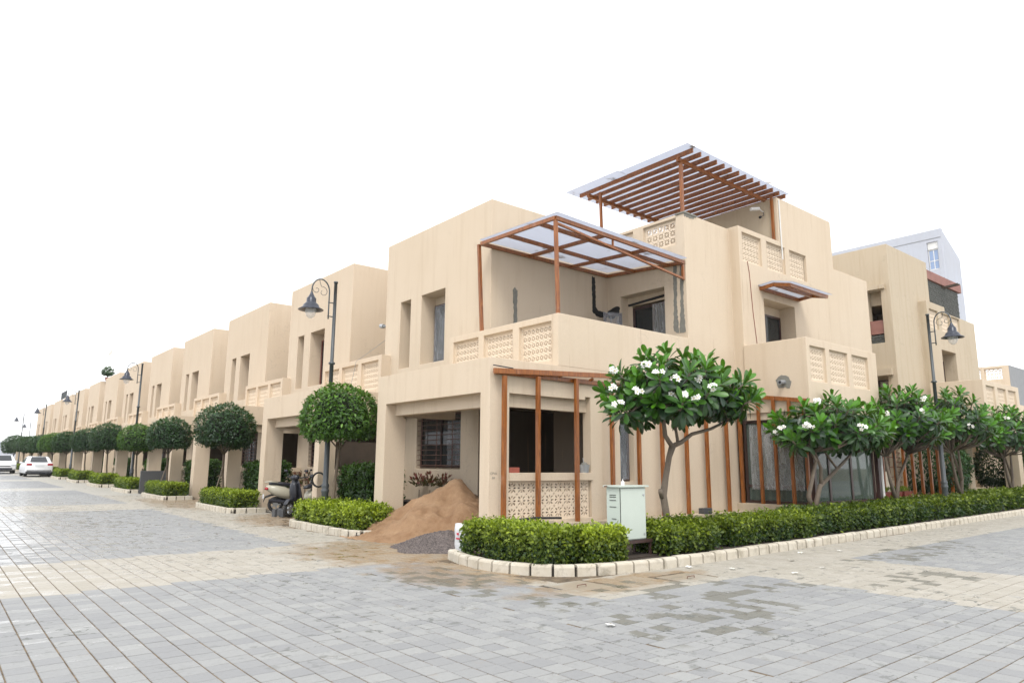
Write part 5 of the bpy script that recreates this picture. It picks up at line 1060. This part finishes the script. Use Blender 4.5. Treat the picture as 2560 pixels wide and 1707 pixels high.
# scooter -----------------------------------------------------------------
def ell(parent, name, mat, sections, n=14, smooth=True):       # lofted shape: (x, y, z, ry, rz)
    mb = MB(); base = 0
    for x, y, z, ry, rz in sections:
        for k in range(n): a = 2*math.pi*k/n; mb.v.append((x, y+ry*math.copysign(abs(math.cos(a))**.8, math.cos(a)), z+rz*math.copysign(abs(math.sin(a))**.8, math.sin(a))))
    for i in range(len(sections)-1):
        for k in range(n): a = i*n; mb.f.append((a+k, a+(k+1) % n, a+n+(k+1) % n, a+n+k))
    mb.f += [tuple(range(n))[::-1], tuple(range((len(sections)-1)*n, len(sections)*n))]; mb.mi = [0]*len(mb.f)
    return mb.obj(name, mat, parent, smooth=smooth)
def wheel(parent, x, y, r, w, rim='steel', axis='y'):
    n = 22; mb = MB()
    prof = [(r*.62, -w*.42), (r*.86, -w/2), (r*.97, -w*.34), (r, 0), (r*.97, w*.34), (r*.86, w/2), (r*.62, w*.42)]
    for q, s in prof:
        for k in range(n): a = 2*math.pi*k/n; mb.v.append((q*math.cos(a), s, q*math.sin(a)))
    for i in range(len(prof)-1):
        for k in range(n): a = i*n; mb.f.append((a+k, a+(k+1) % n, a+n+(k+1) % n, a+n+k))
    mb.mi = [0]*len(mb.f); wl = mb.obj('wheel', 'rubber', parent, smooth=True); wl.location = (x, y, r)
    rm = MB(); rm.tube([(0, -w*.30, 0), (0, w*.30, 0)], r*.30, 12)
    for k in range(5): a = 2*math.pi*k/5; rm.bar((.0, 0, 0), (r*.62*math.cos(a), 0, r*.62*math.sin(a)), w*.5, r*.16)
    rm.tube([(r*.62*math.cos(a), 0, r*.62*math.sin(a)) for a in np.linspace(0, 2*math.pi, 20)], r*.05, 6, False); rm.obj('rim', rim, wl); return wl
def scooter(loc, rz, label, fc='black'):
    s = empty('scooter', loc, label, 'scooter', 'parked scooters'); s.rotation_euler = (0, .02, rz)
    wheel(s, 0, 0, .22, .09); wheel(s, 1.22, 0, .22, .08)
    ell(s, 'tail_body', 'ivory', [(-.30, 0, .70, .03, .04), (-.24, 0, .68, .12, .09), (-.05, 0, .62, .19, .16), (.2, 0, .56, .20, .18), (.42, 0, .50, .15, .13), (.52, 0, .46, .08, .06)])
    ell(s, 'seat', 'black', [(-.22, 0, .80, .08, .03), (-.1, 0, .82, .15, .05), (.25, 0, .79, .15, .055), (.5, 0, .76, .10, .05), (.6, 0, .74, .05, .03)])
    ell(s, 'front_apron', 'black', [(.86, 0, .36, .17, .05), (.95, 0, .55, .19, .16), (1.0, 0, .75, .17, .15), (1.02, 0, .92, .12, .08)])
    ell(s, 'front_cover', fc, [(1.02, 0, .60, .05, .25), (1.08, 0, .66, .13, .26), (1.12, 0, .72, .10, .2), (1.15, 0, .75, .04, .1)])
    ell(s, 'front_mudguard', fc, [(1.0, 0, .40, .05, .03), (1.12, 0, .46, .07, .03), (1.28, 0, .45, .07, .03), (1.42, 0, .34, .05, .02)])
    MB().box(.45, -.16, .25, .95, .16, .31).obj('floorboard', 'black', s, .02); ell(s, 'engine_cover', 'black', [(-.12, .12, .30, .05, .06), (.05, .14, .30, .08, .10), (.35, .13, .32, .07, .09), (.5, .1, .32, .03, .05)])
    MB().tube([(-.22, -.16, .33), (.3, -.16, .30)], .05, 10).obj('exhaust', 'black', s); MB().tube([(.95, 0, .85), (1.04, 0, 1.02)], .03, 8).obj('steering_column', 'black', s)
    ell(s, 'handlebar_cowl', fc, [(.92, 0, 1.02, .06, .04), (1.0, 0, 1.04, .13, .07), (1.1, 0, 1.03, .10, .06)]); MB().tube([(.93, -.34, 1.05), (1.0, -.15, 1.03), (1.0, .15, 1.03), (.93, .34, 1.05)], .018, 8).obj('handlebar', 'rubber', s)
    for y in (-.3, .3): MB().tube([(.98, y*.8, 1.06), (1.0, y*1.1, 1.2)], .007, 5).tube([(1.0, y*1.1-.05, 1.21), (1.0, y*1.1+.05, 1.21)], .03, 8).obj('mirror', 'black', s)
    MB().tube([(.0, -.15, .84), (-.2, -.14, .86), (-.33, -.06, .84), (-.33, .06, .84), (-.2, .14, .86), (.0, .15, .84)], .018, 7).obj('grab_rail', 'ivory', s, smooth=True)
    ell(s, 'tail_lamp', 'tail', [(-.325, 0, .66, .09, .035), (-.29, 0, .66, .12, .045), (-.25, 0, .66, .12, .04)]); ell(s, 'rear_mudguard', 'rubber', [(-.34, 0, .30, .05, .02), (-.30, 0, .42, .07, .03), (-.15, 0, .48, .07, .03), (.0, 0, .50, .05, .03)])
    MB().box(-.36, -.1, .38, -.35, .1, .50).obj('number_plate', 'sack', s); return s
scooter((7.82, 20.1, gz(8, 20)+.03), math.radians(-12), 'ivory and black scooter parked rear to the street beside the second villa pillar')
scooter((8.6, 19.0, gz(8, 19)+.03), math.radians(-150), 'second scooter half hidden by the hedge with only its dark front showing')

# cars --------------------------------------------------------------------
def car(loc, rz, label, L_=4.4, Wd=1.72, H=1.46):
    c = empty('parked_car', loc, label, 'car', 'white cars'); c.rotation_euler = (0, 0, rz); h = L_/2
    # profile lofted across the width: x = length (rear negative), sections narrowing upward
    side = [(-h, .35), (-h, .80), (-h+.08, .98), (-h+.75, 1.02), (-h+1.25, H-.06), (-h+1.8, H), (-h+2.4, H-.02), (-h+3.15, 1.0), (h-.25, .82), (h, .62), (h, .32), (h-.5, .22), (-h+.4, .22)]
    def yw(z, x): k = Wd/2*(1-.02*abs(x/h)**4); return k if z < .95 else k-(z-.95)*.42
    mb = MB(); n = len(side)
    for sgn, ins in ((-1, 0), (-1, .0), (1, 0), (1, 0)): pass
    rows = [(-1, .90), (-1, 1.0), (1, 1.0), (1, .90)]
    cx, cz = 0, .7
    for i, (sg, sc) in enumerate(rows):
        for x, z in side:
            xx = x*(.985 if sc < 1 else 1); zz = cz+(z-cz)*(.97 if sc < 1 else 1)
            y = sg*(yw(zz, xx) if sc < 1 else yw(zz, xx)-.07); mb.v.append((xx if sc == 1.0 else xx*.99, y, zz))
    order = [0, 1, 2, 3]
    for i in range(3):
        for k in range(n): a, b = i*n+k, i*n+(k+1) % n; mb.f.append((a, b, b+n, a+n))
    mb.f += [tuple(range(n))[::-1], tuple(range(3*n, 4*n))]; mb.mi = [0]*len(mb.f); bo = mb.obj('body', 'carpaint', c, .11, True); bo.modifiers[0].segments = 4; bo.modifiers[0].harden_normals = True
    yr = Wd/2-.32
    MB().quad((-h+.72, -yr, 1.035), (-h+.72, yr, 1.035), (-h+1.24, yr-.1, H-.06), (-h+1.24, -yr+.1, H-.06)).obj('rear_window', 'car_glass', c)
    for o_ in (c.children[-1],): o_.location = (-.02, 0, .02)
    o_ = MB().quad((-h+2.5, -yr+.08, H-.04), (-h+2.5, yr-.08, H-.04), (-h+3.1, yr, 1.03), (-h+3.1, -yr, 1.03)).obj('windscreen', 'car_glass', c); o_.location = (.02, 0, .025)
    for sg in (-1, 1):
        y0, y1 = sg*(yw(.98, 0)+.004), sg*(yw(1.36, 0)+.004)
        MB().quad((-h+.95, y0, 1.0), (-h+1.95, y0, 1.0), (-h+1.95, y1, 1.36), (-h+1.4, y1, 1.34)).quad((-h+2.0, y0, 1.0), (-h+2.95, y0, 1.0), (-h+2.45, y1, 1.36), (-h+2.0, y1, 1.36)).obj('side_window', 'car_glass', c)
        ell(c, 'mirror', 'carpaint', [(h-1.55, sg*(Wd/2+.02), 1.0, .08, .05), (h-1.45, sg*(Wd/2+.05), 1.0, .09, .07), (h-1.38, sg*(Wd/2+.04), 1.0, .05, .05)], 8)
        MB().box(-h-.02, min(sg*.48, sg*.80), .80, -h+.10, max(sg*.48, sg*.80), .94).obj('tail_lamp', 'tail', c, .02); MB().box(h-.22, min(sg*.45, sg*.80), .62, h+.012, max(sg*.45, sg*.80), .76).obj('head_lamp', 'headl', c, .02)
    MB().box(-h-.015, -.28, .72, -h+.01, .28, .84).obj('number_plate', 'sack', c); MB().box(-h-.012, -.75, .40, -h+.02, .75, .46).box(-h-.012, -.8, .24, -h+.05, .8, .34).obj('bumper_insert', 'black', c)
    MB().box(h-.02, -.42, .56, h+.012, .42, .64).box(h-.02, -.55, .30, h+.015, .55, .46).obj('grille', 'black', c); MB().box(-h+.45, -.6, .14, h-.5, .6, .30).obj('underbody', 'black', c)
    for x in (-h+.85, h-.85):
        for sg in (-1, 1): wheel(c, x, sg*(Wd/2-.12), .31, .2)
    return c
car((6.25, 63.5, gz(6, 63)), math.radians(90), 'white sedan seen from behind parked on the left street')
car((4.9, 74, gz(5, 74)), math.radians(-90), 'white hatchback facing the camera, cut by the left edge', 3.9, 1.7, 1.5)

# street end --------------------------------------------------------------
t = empty('boundary_wall', (0, 0, 0), 'long pale grey boundary wall closing the far end of the left street', 'wall'); MB().box(-40, 118, 0, 9.5, 118.4, 4.0).box(-40, 117.9, 4.0, 9.5, 118.5, 4.2).obj('wall', 'white', t)
for k in range(8): MB().box(-38+k*6, 117.8, 0, -37.6+k*6, 118, 4.0).obj('pier', 'white', t)
rng = np.random.default_rng(9)
for k, (x, y, r, h_) in enumerate(((-14, 215, 8, 14), (-4, 240, 9, 16), (-26, 220, 9, 15), (6, 260, 8, 15), (-40, 230, 10, 16))):
    t = empty('distant_tree', (x, y, .6), ['hazy tall tree at the extreme left edge', 'hazy tree beyond the end wall', 'hazy tree hidden beyond the left edge', 'hazy tree behind the far end of the street', 'far hazy tree outside the left edge'][k], 'tree', 'hazy trees beyond the wall')
    o = link('crown', ball_mesh(80+k, 1500, 'far_leaf', .2), None, t); o.scale = (r*.8, r*.8, r); o.location = (0, 0, h_-r*.6); MB().tube([(0, 0, 0), (.3, 0, h_*.6)], [.5, .3], 8).obj('trunk', 'bark', t)
for k, (x, y) in enumerate(((6.0, 104), (6.9, 97))):
    t = empty('shrub', (x, y, .6), ['small green shrub at the kerb left of the white car', 'small green shrub behind the white car'][k], 'shrub'); o = crown('foliage', 500, .75, 'ficus', 90+k, .2); o.parent = t; o.location = (0, 0, .6)

# haze over the distance
hz = MB().box(-330, -60, -2.2, 330, 420, 34).obj('haze', None); hz['kind'] = 'stuff'
hm_ = bpy.data.materials.new('haze'); hm_.use_nodes = True; n = hm_.node_tree; n.nodes.clear(); o_ = n.nodes.new('ShaderNodeOutputMaterial'); pv_ = n.nodes.new('ShaderNodeVolumePrincipled')
pv_.inputs['Color'].default_value = (.93, .96, 1, 1); pv_.inputs['Density'].default_value = .00028; pv_.inputs['Anisotropy'].default_value = .2
n.links.new(pv_.outputs[0], o_.inputs['Volume']); hz.data.materials.append(hm_)
S.cycles.volume_max_steps = 64
